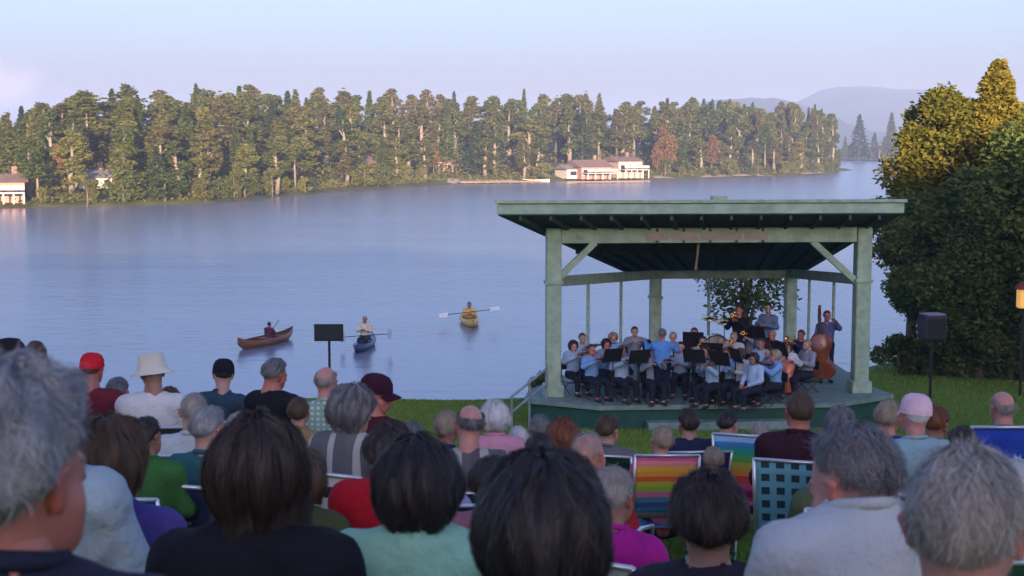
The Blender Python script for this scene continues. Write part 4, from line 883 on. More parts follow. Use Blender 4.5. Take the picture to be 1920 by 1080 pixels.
def chair(x, y, rz, m, label, frame=None, w_=.56, sh=.38, bh=.86, group=None, name='lawn_chair', z=None, arms=True, slant=.16):
    frame = frame or M_tube; e = empty(name, (x, y, float(gz(x, y)) if z is None else z), rz, label, 'chair', group); h = w_ / 2
    fabric_panel('seat', m, e, [(-h, -.22, sh - .03), (h, -.22, sh - .03), (h, .24, sh + .02), (-h, .24, sh + .02)], sag=-.03)
    fabric_panel('backrest', m, e, [(h, -.22, sh + .03), (-h, -.22, sh + .03), (-h, -.22 - slant, bh), (h, -.22 - slant, bh)], sag=.03)
    f = MB()
    for s in (-1, 1): f.tube([(s * h, -.22 + .02, sh - .05), (s * h, -.22 - slant, bh + .015)], .012, 7)
    f.tube([(-h, -.22 - slant, bh + .012), (h, -.22 - slant, bh + .012)], .012, 7).build('back_frame', frame, e, True)
    for s in (-1, 1):
        MB().tube([(s * h, -.24, sh), (s * h, .26, .01)], .012, 7).build('leg', frame, e, True); MB().tube([(s * h, .24, sh), (s * h, -.24, .01)], .012, 7).build('leg', frame, e, True)
        if arms: MB().tube([(s * h, -.24, sh + .22), (s * (h + .02), .0, sh + .24), (s * (h + .02), .22, sh + .20), (s * h, .24, sh)], .013, 7).build('armrest', frame, e, True)
    return e
# ================================================================ THE AUDIENCE
def aud(px, py, Y, hair, sk, top, label, ch=None, **k):
    near = Y < 5.2
    k.setdefault('v', .0125 if near else .020); k.setdefault('strands', 9000 if near else 1600); 
    if not near:
        k.setdefault('yaw', random.uniform(-.35, .30) - .10); k.setdefault('hyaw', random.uniform(-.55, .45)); k.setdefault('htilt', random.uniform(-.12, .12)); k.setdefault('hpitch', random.uniform(-.05, .2)); k.setdefault('lean', random.uniform(-.05, .12)); k.setdefault('collar', random.random() < .5)
    k.setdefault('yaw', random.uniform(-.12, .12) - .12)
    o = person(px, py, Y, hair=hair, skinc=sk, top=top, label=label, **k)
    if k.get('pose') != 'stand':
        m_, lab, kw = ch if ch else (random.choice(PLAINCH), None, {})
        kw = dict(kw); lab = lab or ('folding chair under the ' + label[7:] if False else None)
        if lab is None: lab = 'folding chair carrying the person with ' + ' '.join(label.split(' with ')[-1].split(' ')[:7])
        sc = o.scale[0]; kw.setdefault('sh', max(.2, k.get('_sh', .38))); kw.setdefault('bh', kw['sh'] + .42)
        c = chair(o.location.x, o.location.y, o.rotation_euler[2], m_, lab, z=o.location.z, **kw)
    return o
PLAINCH = [cloth('navy_canvas', (.02, .03, .08)), cloth('charcoal_canvas', (.03, .032, .036)), cloth('forest_canvas', (.015, .06, .035))]
NAVYC, CHARC, FORC = PLAINCH
M_blue = cloth('royal_blue_canvas', (.02, .055, .36)); M_creamc = cloth('cream_canvas', (.42, .42, .38))
M_rain1 = bands('rainbow_stripe_canvas', [(.30, .32, .36), (.04, .18, .28), (.05, .07, .24), (.05, .20, .28), (.55, .14, .28), (.26, .42, .05), (.42, .46, .05), (.72, .12, .03), (.80, .36, .05), (.84, .46, .08), (.78, .26, .30), (.62, .12, .28)])
M_rain2 = bands('bright_stripe_canvas', [(.50, .04, .30), (.55, .08, .22), (.65, .06, .06), (.66, .28, .05), (.45, .40, .06), (.12, .42, .10), (.03, .38, .26), (.05, .25, .50), (.25, .45, .75)])
M_check = checker('teal_checked_canvas', (.12, .34, .42), (.012, .035, .05), 5, 6, .45)
M_zebra = bands('black_white_webbing', [(.03, .03, .035), (.55, .52, .52)] * 5)
M_vert = bands('grey_stripe_knit', [(.11, .11, .11), (.12, .12, .12), (.40, .38, .34), (.11, .11, .12)] * 4, axis='X')
M_vert2 = bands('taupe_stripe_knit', [(.10, .09, .10), (.38, .36, .33), (.12, .11, .11)] * 4, axis='X')
M_plaid = checker('green_white_plaid', (.22, .33, .26), (.46, .56, .48), 14, 16, .5)
G = 'seated audience on the lawn'
# nearest row
aud(18, 676, 1.80, ('full', 'grey'), 'ruddy', ('navy_jacket', (.022, .024, .045)), 'grey haired man in a dark navy jacket nearest at the left edge', collar=True, strands=14000, hyaw=-.30, hpitch=.05, yaw=-.15, heavy=.12)
aud(75, 688, 3.9, ('short', 'white'), 'fair', ('pale_blue_shirt', (.32, .40, .44)), 'person in a pale blue shirt half hidden behind the nearest grey haired man', (CHARC, None, {}))
aud(203, 778, 4.25, ('bob', 'brown'), 'fair', ('purple_shirt', (.075, .055, .22)), 'brown haired person in a purple shirt between a grey head and a long haired woman', hyaw=-.2)
aud(480, 776, 3.30, ('long', 'dark'), 'fair', ('black_sweater', (.012, .012, .016)), 'woman with long dark brown hair and a black sweater', female=True, yaw=-.05, strands=16000, heavy=.1)
aud(780, 818, 3.6, ('puff', 'black'), 'tan', ('mint_shirt', (.27, .52, .37)), 'person with a round black bob and a pale mint green shirt', female=True, yaw=.0, strands=14000, hpitch=.05, drop=.03)
aud(1020, 846, 2.40, ('puff', 'black'), 'fair', ('black_top', (.02, .015, .02)), 'person with big wavy black hair, largest head in the centre foreground', female=True, yaw=-.1, strands=18000, hpitch=.0, headk=1.0)
aud(1330, 884, 3.95, ('full', 'dark'), 'tan', ('charcoal_top', (.03, .025, .035)), 'dark haired person in a charcoal top right of the big wavy black hair', female=True, yaw=-.1, hpitch=.05)
aud(1605, 798, 2.95, ('thin', 'salt'), 'pink', ('pale_grey_shirt', (.46, .47, .47)), 'grey haired man in a pale grey shirt looking down to the left', collar=True, hyaw=.45, hpitch=.30, yaw=.22, heavy=-.12, lean=.10, strands=12000, htilt=.0, drop=.095)
aud(1815, 838, 2.12, ('thin', 'sandy'), 'pink', ('white_tee', (.50, .50, .50)), 'person with thin sandy grey hair nearest at the right edge', yaw=-.2, hyaw=-.25, strands=16000)
# second and third rows, left
aud(18, 638, 9.0, ('short', 'dark'), 'fair', ('brown_jacket', (.06, .04, .03)), 'person in a dark flat hat at the far left edge above the grey head', hat=('hat', 'dark_brown_felt', (.02, .015, .018)))
aud(172, 667, 11.2, ('short', 'brown'), 'ruddy', ('maroon_jacket', (.14, .02, .03)), 'person in a bright red cap and maroon jacket facing the lake', hat=('cap', 'red_cap_cloth', (.55, .015, .025)), hyaw=-.2)
aud(132, 705, 10.2, ('short', 'black'), 'tan', ('black_coat', (.012, .014, .018)), 'person with black hair and a black coat beside the red cap')
aud(222, 708, 11.9, ('short', 'salt'), 'ruddy', ('grey_mauve_jacket', (.20, .17, .20)), 'person in a grey mauve jacket between the red cap and the cream sun hat')
aud(285, 670, 10.4, ('short', 'sandy'), 'tan', ('white_shirt', (.58, .58, .58)), 'person in a cream sun hat and white shirt', (CHARC, None, {}), hat=('bucket', 'cream_hat_cloth', (.62, .58, .46)), heavy=.15)
aud(362, 738, 9.0, ('crop', 'sandy'), 'fair', ('light_grey_shirt', (.46, .50, .50)), 'person with short sandy hair and a light grey shirt in front of a navy jacket', (FORC, 'dark green camp chair with a light grey shirted sitter', {}), heavy=.2)
aud(275, 782, 7.4, ('short', 'dark'), 'tan', ('green_shirt', (.04, .14, .035)), 'dark haired child in a green shirt in a bright blue chair', (M_blue, 'bright royal blue chair with a dark haired child', dict(w_=.36, bh=.72, sh=.26)), scale=.82)
aud(418, 678, 12.2, ('short', 'black'), 'fair', ('slate_jacket', (.03, .06, .09)), 'person in a black knitted cap and slate blue jacket', hat=('cap', 'black_cap_cloth', (.012, .012, .018)), hyaw=.5)
aud(515, 672, 11.4, ('short', 'salt'), 'ruddy', ('black_fleece', (.014, .013, .018)), 'grey haired man in a black fleece under the tilted plank sign', hyaw=-.4)
aud(612, 688, 10.8, ('bald', 'sandy'), 'pink', ('green_plaid_shirt', (.3, .4, .3)), 'balding man in a green and white plaid shirt', mtop=M_plaid)
aud(660, 718, 7.5, ('bob', 'salt'), 'fair', ('striped_grey_top', (.12, .12, .12)), 'person with a full grey bob in a top of grey and cream stripes', (M_zebra, 'folding chair with black and white striped webbing', dict(w_=.60, sh=.30, bh=.98)), mtop=M_vert, female=True, yaw=-.45)
aud(706, 708, 9.4, ('short', 'dark'), 'ruddy', ('dark_red_top', (.06, .015, .02)), 'person in a dark maroon cap with its brim to the right', hat=('cap', 'maroon_cap_cloth', (.045, .010, .022)), hyaw=-1.25, yaw=-.5)
aud(727, 792, 6.4, ('full', 'dark'), 'fair', ('red_jacket', (.42, .012, .022)), 'brown haired person in a bright red jacket behind the round black bob', (M_blue, 'blue camp chair with a white pocket under a red jacket', dict(w_=.52)), heavy=.15)
# middle
aud(838, 770, 10.3, ('short', 'blonde'), 'tan', ('navy_windbreaker', (.02, .03, .11)), 'blonde person in a navy windbreaker left of a bald grey head')
aud(880, 760, 8.4, ('bald', 'salt'), 'pink', ('taupe_striped_shirt', (.12, .11, .11)), 'bald grey man in a shirt of taupe and cream stripes', mtop=M_vert2, heavy=.1)
aud(928, 750, 10.4, ('curly', 'white'), 'fair', ('pink_cardigan', (.60, .28, .36)), 'woman with curly white hair and a pink cardigan', female=True)
aud(972, 800, 10.9, ('short', 'white'), 'fair', ('bright_white_shirt', (.68, .70, .74)), 'child in a bright white shirt right of the pink cardigan', scale=.78)
aud(1056, 784, 9.2, ('curly', 'red'), 'fair', ('olive_green_top', (.06, .08, .025)), 'woman with curly auburn hair in an olive top', female=True)
aud(1105, 810, 7.6, ('crop', 'sandy'), 'pink', ('crimson_shirt', (.34, .02, .03)), 'balding sandy haired man in a crimson shirt', hair2=None) if False else aud(1105, 810, 7.6, ('thin', 'sandy'), 'pink', ('crimson_shirt', (.34, .02, .03)), 'sandy grey haired man in a crimson shirt')
aud(1150, 876, 5.5, ('short', 'sandy'), 'tan', ('magenta_jacket', (.40, .015, .22)), 'grey haired person in a bright magenta jacket', (M_creamc, 'cream canvas chair carrying a magenta jacket', dict(w_=.5)), yaw=-.5, scale=.92)
aud(1240, 798, 10.9, ('short', 'blonde'), 'fair', ('pink_tee', (.5, .14, .2)), 'blonde person sitting low in an orange and pink rainbow chair', (M_rain1, 'low chair in wide orange, green and navy rainbow stripes', dict(w_=.48, sh=.32, bh=.86)), yaw=.0, scale=.95)
aud(1290, 766, 12.2, ('short', 'dark'), 'tan', ('ink_jacket', (.018, .022, .055)), 'dark haired person in an ink blue jacket behind the rainbow chairs', heavy=.1)
aud(1337, 838, 10.2, ('curly', 'blonde'), 'tan', ('orange_top', (.4, .16, .05)), 'small child with golden curly hair between two rainbow chairs', (CHARC, None, dict(w_=.34, sh=.2, bh=.45)), scale=.66)
chair(at(1396, 850, 12.2).x, 12.2, -.3, M_rain2, 'narrow chair in bright stripes from pale blue to pink', w_=.44, sh=.34, bh=.93)
aud(1426, 792, 12.6, ('short', 'sandy'), 'fair', ('plum_top', (.07, .02, .05)), 'sandy haired person in a plum top right of the bright striped chair', scale=.9)
aud(1498, 735, 9.0, ('short', 'brown'), 'ruddy', ('dark_maroon_sweater', (.035, .012, .02)), 'brown haired man in a dark maroon sweater before the stage', (M_check, 'lawn chair with teal and black checked cloth', dict(w_=.46, sh=.36, bh=.93)), heavy=.15)
aud(1666, 750, 10.2, ('short', 'blonde'), 'pink', ('cobalt_shirt', (.02, .04, .20)), 'fair haired person in a cobalt blue shirt')
aud(1716, 745, 8.8, ('short', 'white'), 'pink', ('pale_aqua_shirt', (.26, .40, .42)), 'person in a white and pink cap and pale aqua shirt', (CHARC, None, dict(bh=.70)), hat=('cap', 'pale_pink_cloth', (.72, .48, .55)), yaw=.1, heavy=.15)
aud(1757, 763, 10.6, ('short', 'red'), 'tan', ('brown_cardigan', (.14, .09, .08)), 'auburn haired person in a brown cardigan right of the pink cap')
aud(1880, 734, 10.0, ('bald', 'sandy'), 'pink', ('navy_polo', (.03, .04, .10)), 'bald man in a high-backed blue camp chair at the right', (M_blue, 'high-backed blue camp chair at the right edge', dict(w_=.60, sh=.44, bh=1.08, slant=.06)), yaw=.0)
aud(1905, 862, 5.6, ('crop', 'white'), 'pink', ('lavender_white_shirt', (.55, .53, .62)), 'person in a lavender white shirt behind the thin sandy hair')

aud(392, 762, 7.8, ('short', 'grey'), 'fair', ('teal_fleece', (.03, .12, .13)), 'grey haired person in a teal fleece behind the long haired woman', (NAVYC, None, {}))
aud(120, 752, 7.2, ('bob', 'salt'), 'fair', ('dark_plum_coat', (.05, .02, .05)), 'person with a grey bob and dark plum coat half hidden by the left foreground head', female=True)
aud(566, 842, 6.1, ('bob', 'brown'), 'fair', ('olive_jacket', (.07, .075, .03)), 'brown bobbed person in an olive jacket between the long dark hair and the black bob', (NAVYC, None, {}), female=True, scale=.95)
aud(925, 856, 6.2, ('short', 'dark'), 'ruddy', ('rose_top', (.30, .12, .14)), 'dark haired person in a rose top between the two big black heads', (CHARC, None, {}), scale=.95)
aud(1012, 812, 8.0, ('short', 'dark'), 'fair', ('indigo_top', (.04, .04, .14)), 'dark haired person in an indigo top right of the bright white shirt', scale=.9)
aud(1575, 760, 11.2, ('bob', 'salt'), 'fair', ('slate_green_top', (.08, .13, .11)), 'salt haired person in a slate green top beside the dark maroon sweater', female=True, scale=.95)
aud(1622, 790, 8.4, ('short', 'brown'), 'tan', ('dusty_blue_top', (.13, .19, .30)), 'brown haired person in a dusty blue top left of the pale aqua shirt', scale=.92)
aud(1806, 800, 8.2, ('short', 'dark'), 'fair', ('charcoal_brown_vest', (.06, .05, .05)), 'dark haired person in a charcoal brown vest below the high-backed blue chair', scale=.92)
aud(65, 640, 12.0, ('short', 'brown'), 'fair', ('tan_jacket', (.30, .24, .18)), 'brown haired person in a tan jacket left of the red cap')
aud(455, 772, 8.8, ('bob', 'sandy'), 'fair', ('pale_khaki_jacket', (.34, .32, .24)), 'sandy bobbed person in a pale khaki jacket right of the teal fleece', female=True)
aud(318, 725, 12.0, ('short', 'brown'), 'tan', ('olive_shirt', (.09, .10, .04)), 'brown haired person in an olive shirt right of the cream sun hat')
aud(770, 790, 9.6, ('short', 'salt'), 'ruddy', ('bottle_green_vest', (.02, .07, .04)), 'grey haired man in a bottle green vest behind the round black bob')
aud(806, 838, 7.6, ('bob', 'blonde'), 'fair', ('lilac_top', (.34, .28, .44)), 'blonde bobbed person in a lilac top beside the round black bob', (NAVYC, None, {}), female=True, scale=.92)
aud(1140, 778, 11.6, ('short', 'brown'), 'fair', ('grey_hoodie', (.14, .14, .15)), 'brown haired person in a grey hoodie left of the rainbow chair')
aud(1010, 778, 11.4, ('short', 'salt'), 'pink', ('sky_polo', (.20, .32, .50)), 'grey haired person in a sky polo left of the auburn curls')
aud(1366, 770, 13.0, ('short', 'black'), 'fair', ('black_tee', (.02, .02, .024)), 'black haired person in a black tee above the bright striped chair')
aud(1570, 820, 7.6, ('short', 'grey'), 'fair', ('moss_sweater', (.08, .10, .05)), 'grey haired person in a moss sweater directly behind the looking down man')
aud(60, 690, 10.6, ('short', 'salt'), 'tan', ('denim_shirt', (.07, .11, .20)), 'grey haired person in a denim shirt near the far left edge')
aud(560, 745, 9.4, ('short', 'brown'), 'fair', ('ochre_top', (.28, .20, .08)), 'small brown haired child in an ochre top left of the plaid shirt', scale=.80)

# ================================================================ INSTRUMENTS
M_varn = mat('red_brown_varnish', (.20, .045, .015), rough=.25, var=.25, scale=4, spec=.6); M_varn2 = mat('orange_varnish', (.42, .09, .03), rough=.25, var=.2, scale=4, spec=.6); M_brass = mat('brass', (.75, .50, .18), rough=.25, metal=1.0, var=.08)
def fiddle(S, loc, rot_, label, name, m_, cat):
    e = bpy.data.objects.new(name, None); COL.objects.link(e); e.location = loc; e.rotation_euler = rot_; tag(e, label, cat)
    out_ = [(0, 0), (.06, .005), (.098, .03), (.105, .07), (.088, .12), (.062, .155), (.056, .19), (.068, .225), (.083, .26), (.082, .30), (.06, .34), (.02, .355), (0, .356)]
    pl_ = [(x * S, y * S) for x, y in out_] + [(-x * S, y * S) for x, y in out_[-2:0:-1]]; n_ = len(pl_); cy = .18 * S; V = []
    for k_, z in ((.9, -.022), (1, -.015), (1, .015), (.9, .022)): V += [(x * k_, cy + (y - cy) * (1 - (1 - k_) * .6), z * S) for x, y in pl_]
    Fs = [tuple(range(n_ - 1, -1, -1)), tuple(range(3 * n_, 4 * n_))] + [(r * n_ + i, r * n_ + (i + 1) % n_, (r + 1) * n_ + (i + 1) % n_, (r + 1) * n_ + i) for r in range(3) for i in range(n_)]
    MB().add(V, Fs).build('body', m_, e, True)
    nk_ = MB(); nk_.bar((0, .20 * S, .032 * S), (0, .50 * S, .030 * S), .026 * S, .014 * S); nk_.bar((0, .34 * S, .01 * S), (0, .50 * S, .018 * S), .022 * S, .02 * S).build('neck', M_black, e)
    MB().tube([(0, .49 * S, .02 * S), (0, .545 * S, .01 * S), (0, .56 * S, -.012 * S), (0, .545 * S, -.02 * S)], [.014 * S, .012 * S, .014 * S, .008 * S], 8).build('scroll', m_, e, True)
    MB().bar((-.025 * S, .13 * S, .036 * S), (.025 * S, .13 * S, .036 * S), .006 * S, .03 * S).build('bridge', M_wood, e)
    return e
def trumpet(loc, rz, label):
    e = bpy.data.objects.new('trumpet', None); COL.objects.link(e); e.location = loc; e.rotation_euler = (.1, 0, rz); tag(e, label, 'trumpet')
    MB().tube([(0, 0, 0), (0, .30, 0), (0, .40, 0), (0, .46, 0), (0, .48, 0)], [.007, .008, .014, .035, .062], 14, cap=False).build('bell', M_brass, e, True)
    MB().tube([(0, .05, 0), (0, .05, -.03), (0, .06, -.05), (0, .30, -.05), (0, .33, -.03), (0, .30, 0)], .007, 8).build('tubing', M_brass, e, True)
    for k in range(3): MB().tube([(.0, .14 + .03 * k, -.08), (.0, .14 + .03 * k, .05)], .011, 8).build('valve', M_brass, e, True)
def music_stand(x, y, rz, label):
    e = empty('music_stand', (x, y, DZ), rz, label, 'music stand', 'music stands on the stage')
    MB().tube([(0, 0, .25), (0, 0, 1.0)], .014, 6).build('pole', M_black, e)
    for k in range(3): a = k * 2.09; MB().tube([(0, 0, .28), (.28 * cos(a), .28 * sin(a), .01)], .01, 5).build('leg', M_black, e)
    R_ = Matrix.Rotation(radians(-22), 3, 'X'); MB().box((0, 0, 1.10), (.50, .012, .34), M=R_).build('desk', M_black, e); MB().box((0, -.05, .96), (.50, .06, .015)).build('ledge', M_black, e)
    MB().box((0, -.018, 1.11), (.42, .006, .29), M=R_).build('sheet_music', mat('sheet_paper', (.62, .61, .58), var=.05), e)
def stage_chair(x, y, rz, lab, sh=.44):
    e = empty('folding_chair', (x, y, DZ), rz, lab, 'chair', 'folding chairs of the musicians'); m_ = mat('black_plastic', (.02, .02, .022), rough=.4)
    MB().box((0, 0, sh - .10), (.40, .38, .025), ch=.008).build('seat', m_, e); MB().box((0, -.20, sh + .26), (.40, .025, .20), ch=.008).build('backrest', m_, e)
    for s in (-1, 1):
        MB().tube([(s * .19, -.21, sh + .36), (s * .19, -.17, sh - .1), (s * .19, .20, .01)], .011, 6).build('leg', M_dtube, e); MB().tube([(s * .18, .12, sh - .1), (s * .18, -.2, .01)], .011, 6).build('leg', M_dtube, e)
C0 = at(1242, 640, 31.4)
GM = 'musicians on the stage'
# px, py of crown, standing, arms, hair, skin, shirt, instrument, label
BL = ('sky_blue_shirt', (.19, .35, .64)); BP = ('powder_blue_shirt', (.34, .46, .64)); DN = ('navy_blouse', (.02, .03, .09)); GY = ('cool_grey_shirt', (.24, .26, .33)); WH = ('soft_white_shirt', (.50, .50, .53)); BK = ('black_shirt', (.015, .015, .02)); MA = ('burgundy_blouse', (.10, .02, .03))
MUS = [(1075, 637, 0, 'violin', ('bob', 'dark'), 'fair', BP, 'violin', 'leftmost musician beside the left front post'), (1110, 645, 0, 'violin', ('short', 'brown'), 'ruddy', BL, 'violin', 'musician in sky blue, second from the left post'),
       (1137, 634, 0, 'violin', ('bob', 'black'), 'ruddy', GY, 'violin', 'black haired musician in grey, third from the left post'), (1166, 647, 0, 'violin', ('short', 'red'), 'ruddy', BP, 'violin', 'auburn haired musician with powder blue shirt left of the conductor'),
       (1190, 612, 0, 'violin', ('short', 'dark'), 'fair', GY, None, 'musician in grey in the rear row left of the thick rear post'), (1214, 636, 0, 'violin', ('bob', 'black'), 'tan', BK, 'violin', 'musician in black just left of the conductor'),
       (1276, 640, 0, 'front', ('short', 'black'), 'fair', BP, None, 'musician with black hair just right of the conductor'), (1302, 614, 0, 'front', ('short', 'brown'), 'ruddy', MA, None, 'musician in burgundy in the rear row, right of the conductor'),
       (1322, 646, 0, 'violin', ('bob', 'dark'), 'fair', GY, 'violin', 'musician in grey in the front row, second right of the conductor'), (1350, 634, 0, 'front', ('short', 'sandy'), 'tan', BK, None, 'sandy haired musician in black at the stage centre'),
       (1376, 622, 0, 'horn', ('short', 'blonde'), 'fair', WH, 'trumpet', 'blonde trumpet player in white below the standing pair'), (1388, 652, 0, 'front', ('bob', 'brown'), 'tan', WH, None, 'musician in white, left of the front dark haired one'),
       (1414, 660, 0, 'lap', ('long', 'black'), 'tan', BP, None, 'front musician with long black hair and powder blue shirt'), (1442, 650, 0, 'front', ('short', 'dark'), 'fair', BL, None, 'musician in sky blue right of the long black hair'),
       (1408, 608, 0, 'horn', ('short', 'brown'), 'fair', GY, 'trumpet', 'trumpet player in grey in the rear row'), (1448, 618, 0, 'front', ('short', 'grey'), 'ruddy', MA, None, 'grey haired musician in burgundy below the standing pair'),
       (1386, 572, 1, 'horn', ('short', 'dark'), 'ruddy', BK, 'trumpet', 'standing musician in black at the rear'), (1440, 568, 1, 'front', ('short', 'black'), 'fair', ('blue_grey_shirt', (.13, .18, .30)), None, 'standing musician in blue grey beside the right rear post'),
       (1476, 640, 0, 'cello', ('bob', 'brown'), 'fair', WH, 'cello', 'cello player in white near the double bass'), (1502, 618, 0, 'horn', ('short', 'brown'), 'ruddy', DN, 'trumpet', 'trumpet player in navy left of the double bass'),
       (1513, 636, 0, 'front', ('short', 'blonde'), 'fair', GY, None, 'fair haired musician in grey beside the double bass'), (1551, 582, 1, 'bass', ('short', 'dark'), 'ruddy', ('slate_blue_shirt', (.10, .12, .24)), 'bass', 'standing double bass player in slate blue')]
MUS += [(1092, 624, 0, 'violin', ('short', 'brown'), 'fair', BP, 'violin', 'brown haired violinist behind the leftmost pair'), (1150, 622, 0, 'front', ('bob', 'blonde'), 'fair', BL, None, 'blonde musician behind the first four on the left'),
        (1262, 622, 0, 'front', ('short', 'sandy'), 'fair', BL, None, 'sandy haired musician behind the conductor'), (1336, 655, 0, 'violin', ('short', 'black'), 'tan', BP, 'violin', 'black haired violinist at the front centre'),
        (1364, 650, 0, 'front', ('bob', 'red'), 'fair', BL, None, 'auburn haired musician at the front centre'), (1427, 634, 0, 'front', ('short', 'brown'), 'tan', BP, None, 'brown haired musician above the long black hair'),
        (1454, 655, 0, 'violin', ('bob', 'blonde'), 'fair', BL, 'violin', 'blonde violinist left of the cello'), 
        (1226, 650, 0, 'violin', ('short', 'brown'), 'fair', GY, 'violin', 'violinist in front of the conductor on his left'), (1318, 630, 0, 'horn', ('short', 'dark'), 'fair', BP, 'trumpet', 'dark haired trumpet player near the drum')]
nst = 0
for i, (px, py, st, arms, hr, sk, tp, ins, lab) in enumerate(MUS):
    Y = ((CAMZ - DZ) - (1.70 if st else 1.20)) * F / (py - HZ) * .985
    c = at(px, py, Y); yaw = atan2(-(C0.x - c.x), (C0.y - .8 - c.y))
    if arms in ('bass', 'cello'): yaw = pi * .97
    elif abs(c.x - C0.x) < 2.0: yaw = yaw * .6 + (pi if yaw > 0 else -pi) * .4
    o = person(px, py, Y, yaw=yaw, pose='stand' if st else 'sit', hair=hr, skinc=sk, top=tp, label=lab + '', arms=arms, base=DZ, v=.022, group=GM, strands=500, legs=(.02, .022, .035), female=hr[0] in ('bob', 'long'), hpitch=.05)
    if 'hair' in lab and 0: pass
    Mw = Matrix.Translation(o.location) @ Matrix.Rotation(yaw, 4, 'Z'); sh_ = o.location.z
    hipz = .06 + min(.62, max(.18, (c.z - DZ) - .875)) if not st else .9
    if ins == 'violin':
        p = Mw @ Vector((-.08, .12, hipz + .50)); fiddle(1.0, p, (0.15, .35, yaw + .45), 'violin of the ' + lab, 'violin', M_varn, 'violin')
        q = MB().tube([Mw @ Vector((.14, .30, hipz + .50)) , Mw @ Vector((-.30, .42, hipz + .62))], .005, 5).build('bow', M_wood); tag(q, 'bow of the ' + lab, 'bow')
    elif ins == 'trumpet':
        p = Mw @ Vector((0, .13, hipz + .615)); trumpet(p, yaw, 'trumpet of the ' + lab)
    elif ins == 'cello':
        p = Mw @ Vector((.02, .40, .12)); fiddle(2.15, p, (radians(104), 0, yaw), 'orange varnished cello standing between its player and the double bass', 'cello', M_varn2, 'cello')
    elif ins == 'bass':
        p = Mw @ Vector((.12, .38, .14)); fiddle(3.1, p, (radians(96), .05, yaw), 'large red brown double bass at the right of the stage', 'double_bass', M_varn, 'double bass')
    if not st: stage_chair(o.location.x, o.location.y, yaw, 'chair of the ' + lab, sh=max(.3, hipz - .06))
    if i in (1, 3, 5, 8, 11, 13, 9, 20, 17, 7):
        d = Vector((-sin(yaw), cos(yaw), 0)); music_stand(o.location.x + d.x * .85, o.location.y + d.y * .85, yaw, 'music stand of the ' + lab)
cdr = person(1242, 616, 31.3, yaw=-.05, pose='stand', hair=('short', 'salt'), skinc='ruddy', top=('azure_shirt', (.10, .26, .62)), label='conductor in a bright azure shirt standing with his back to the audience', arms='conduct', base=DZ, v=.02, strands=800, heavy=.15, legs=(.012, .015, .035))
b_ = MB().tube([cdr.location + Vector((.36, .42, 1.32)), cdr.location + Vector((.42, .62, 1.52))], .006, 5).build('baton', M_white); tag(b_, 'thin white baton in the conductor right hand', 'baton')
music_stand(cdr.location.x + .1, cdr.location.y + .75, 0, 'music stand with white sheets in front of the conductor')
x, y = at(1342, 620, 37.0).x, 37.0
e = empty('bass_drum', (x, y, DZ + .42), 0, 'dark round drum with a pale head at the back of the stage', 'drum')
MB().lathe([(.36, -.2), (.37, -.18), (.37, .18), (.36, .2)], n=24, M=Matrix.Rotation(pi / 2, 3, 'X')).build('shell', M_varn, e); MB().lathe([(.34, .202), (.34, .21)], n=24, M=Matrix.Rotation(pi / 2, 3, 'X')).build('drum_head', mat('drum_skin', (.5, .47, .42)), e)
for s, hh, xx in ((0, 1.25, 1330), (1, 1.15, 1358)):
    xx = at(xx, 620, 36.6).x; e = empty('cymbal', (xx, 36.6, DZ), 0, ('higher' if not s else 'lower') + ' dark brass cymbal on a stand behind the musicians', 'cymbal')
    MB().lathe([(.22, 0), (.05, .02), (.02, .035)], (0, 0, hh), 20, Matrix.Rotation(.2, 3, 'X')).build('plate', M_brass, e, True); MB().tube([(0, 0, .02), (0, 0, hh)], .012, 6).build('stand_pole', M_black, e)
    for k in range(3): MB().tube([(0, 0, .3), (.25 * cos(k * 2.09), .25 * sin(k * 2.09), 0)], .01, 5).build('leg', M_black, e)

# ================================================================ BOATS on the lake
def open_boat(p, q, wd, m_, label, name, cat):
    a, b_ = Vector(p), Vector(q); L = (b_ - a).length; rz = atan2(b_.y - a.y, b_.x - a.x); e = empty(name, (a + b_) / 2, rz, label, cat); V = []; n_ = 18
    for side, sh_k in ((1, 1), (0, .93)):
        for i in range(n_ + 1):
            u = i / n_ * 2 - 1; w_ = wd * (1 - abs(u) ** 2.2) + .01; z = .27 + .20 * abs(u) ** 4; zb = -.08 + .30 * abs(u) ** 6 + (0 if side else .03)
            for k in range(7): a_ = -pi / 2 + pi * k / 6; V.append((u * L / 2 * (1 if side else .985), w_ * sh_k * sin(a_), z - (z - zb) * cos(a_) ** .6 if abs(cos(a_)) > 1e-6 else z))
    N = (n_ + 1) * 7; Q = [(i * 7 + k, i * 7 + k + 1, (i + 1) * 7 + k + 1, (i + 1) * 7 + k) for i in range(n_) for k in range(6)]; Q += [tuple(x + N for x in f[::-1]) for f in Q]
    Q += [(i * 7 + k, (i + 1) * 7 + k, (i + 1) * 7 + k + N, i * 7 + k + N) for i in range(n_) for k in (0, 6)]
    link('hull', mesh_np('hull', V, np.array(Q), [m_], True), e)
    for u in (-.45, .05, .5): MB().box((u * L / 2, 0, .22), (.16, wd * 1.8 * (1 - abs(u) ** 2.2), .03)).build('thwart', M_wood, e)
    return e
pa, pb = atz(446, 657, 0), atz(549, 634, 0); M_can = mat('brown_canoe', (.20, .085, .045), rough=.35, var=.15)
open_boat(pa, pb, .40, M_can, 'brown canoe lying slantwise on the lake above the heads on the left', 'canoe', 'canoe'); pc = pa.lerp(pb, .56)
bz = atan2(pb.y - pa.y, pb.x - pa.x)
person(505, 603, pc.y, yaw=bz - pi / 2, pose='sit', hair=('short', 'dark'), skinc='tan', top=('wine_jacket', (.10, .03, .06)), label='paddler in a dark wine jacket kneeling in the brown canoe', arms='front', base=-.02, v=.022, scale=.82)
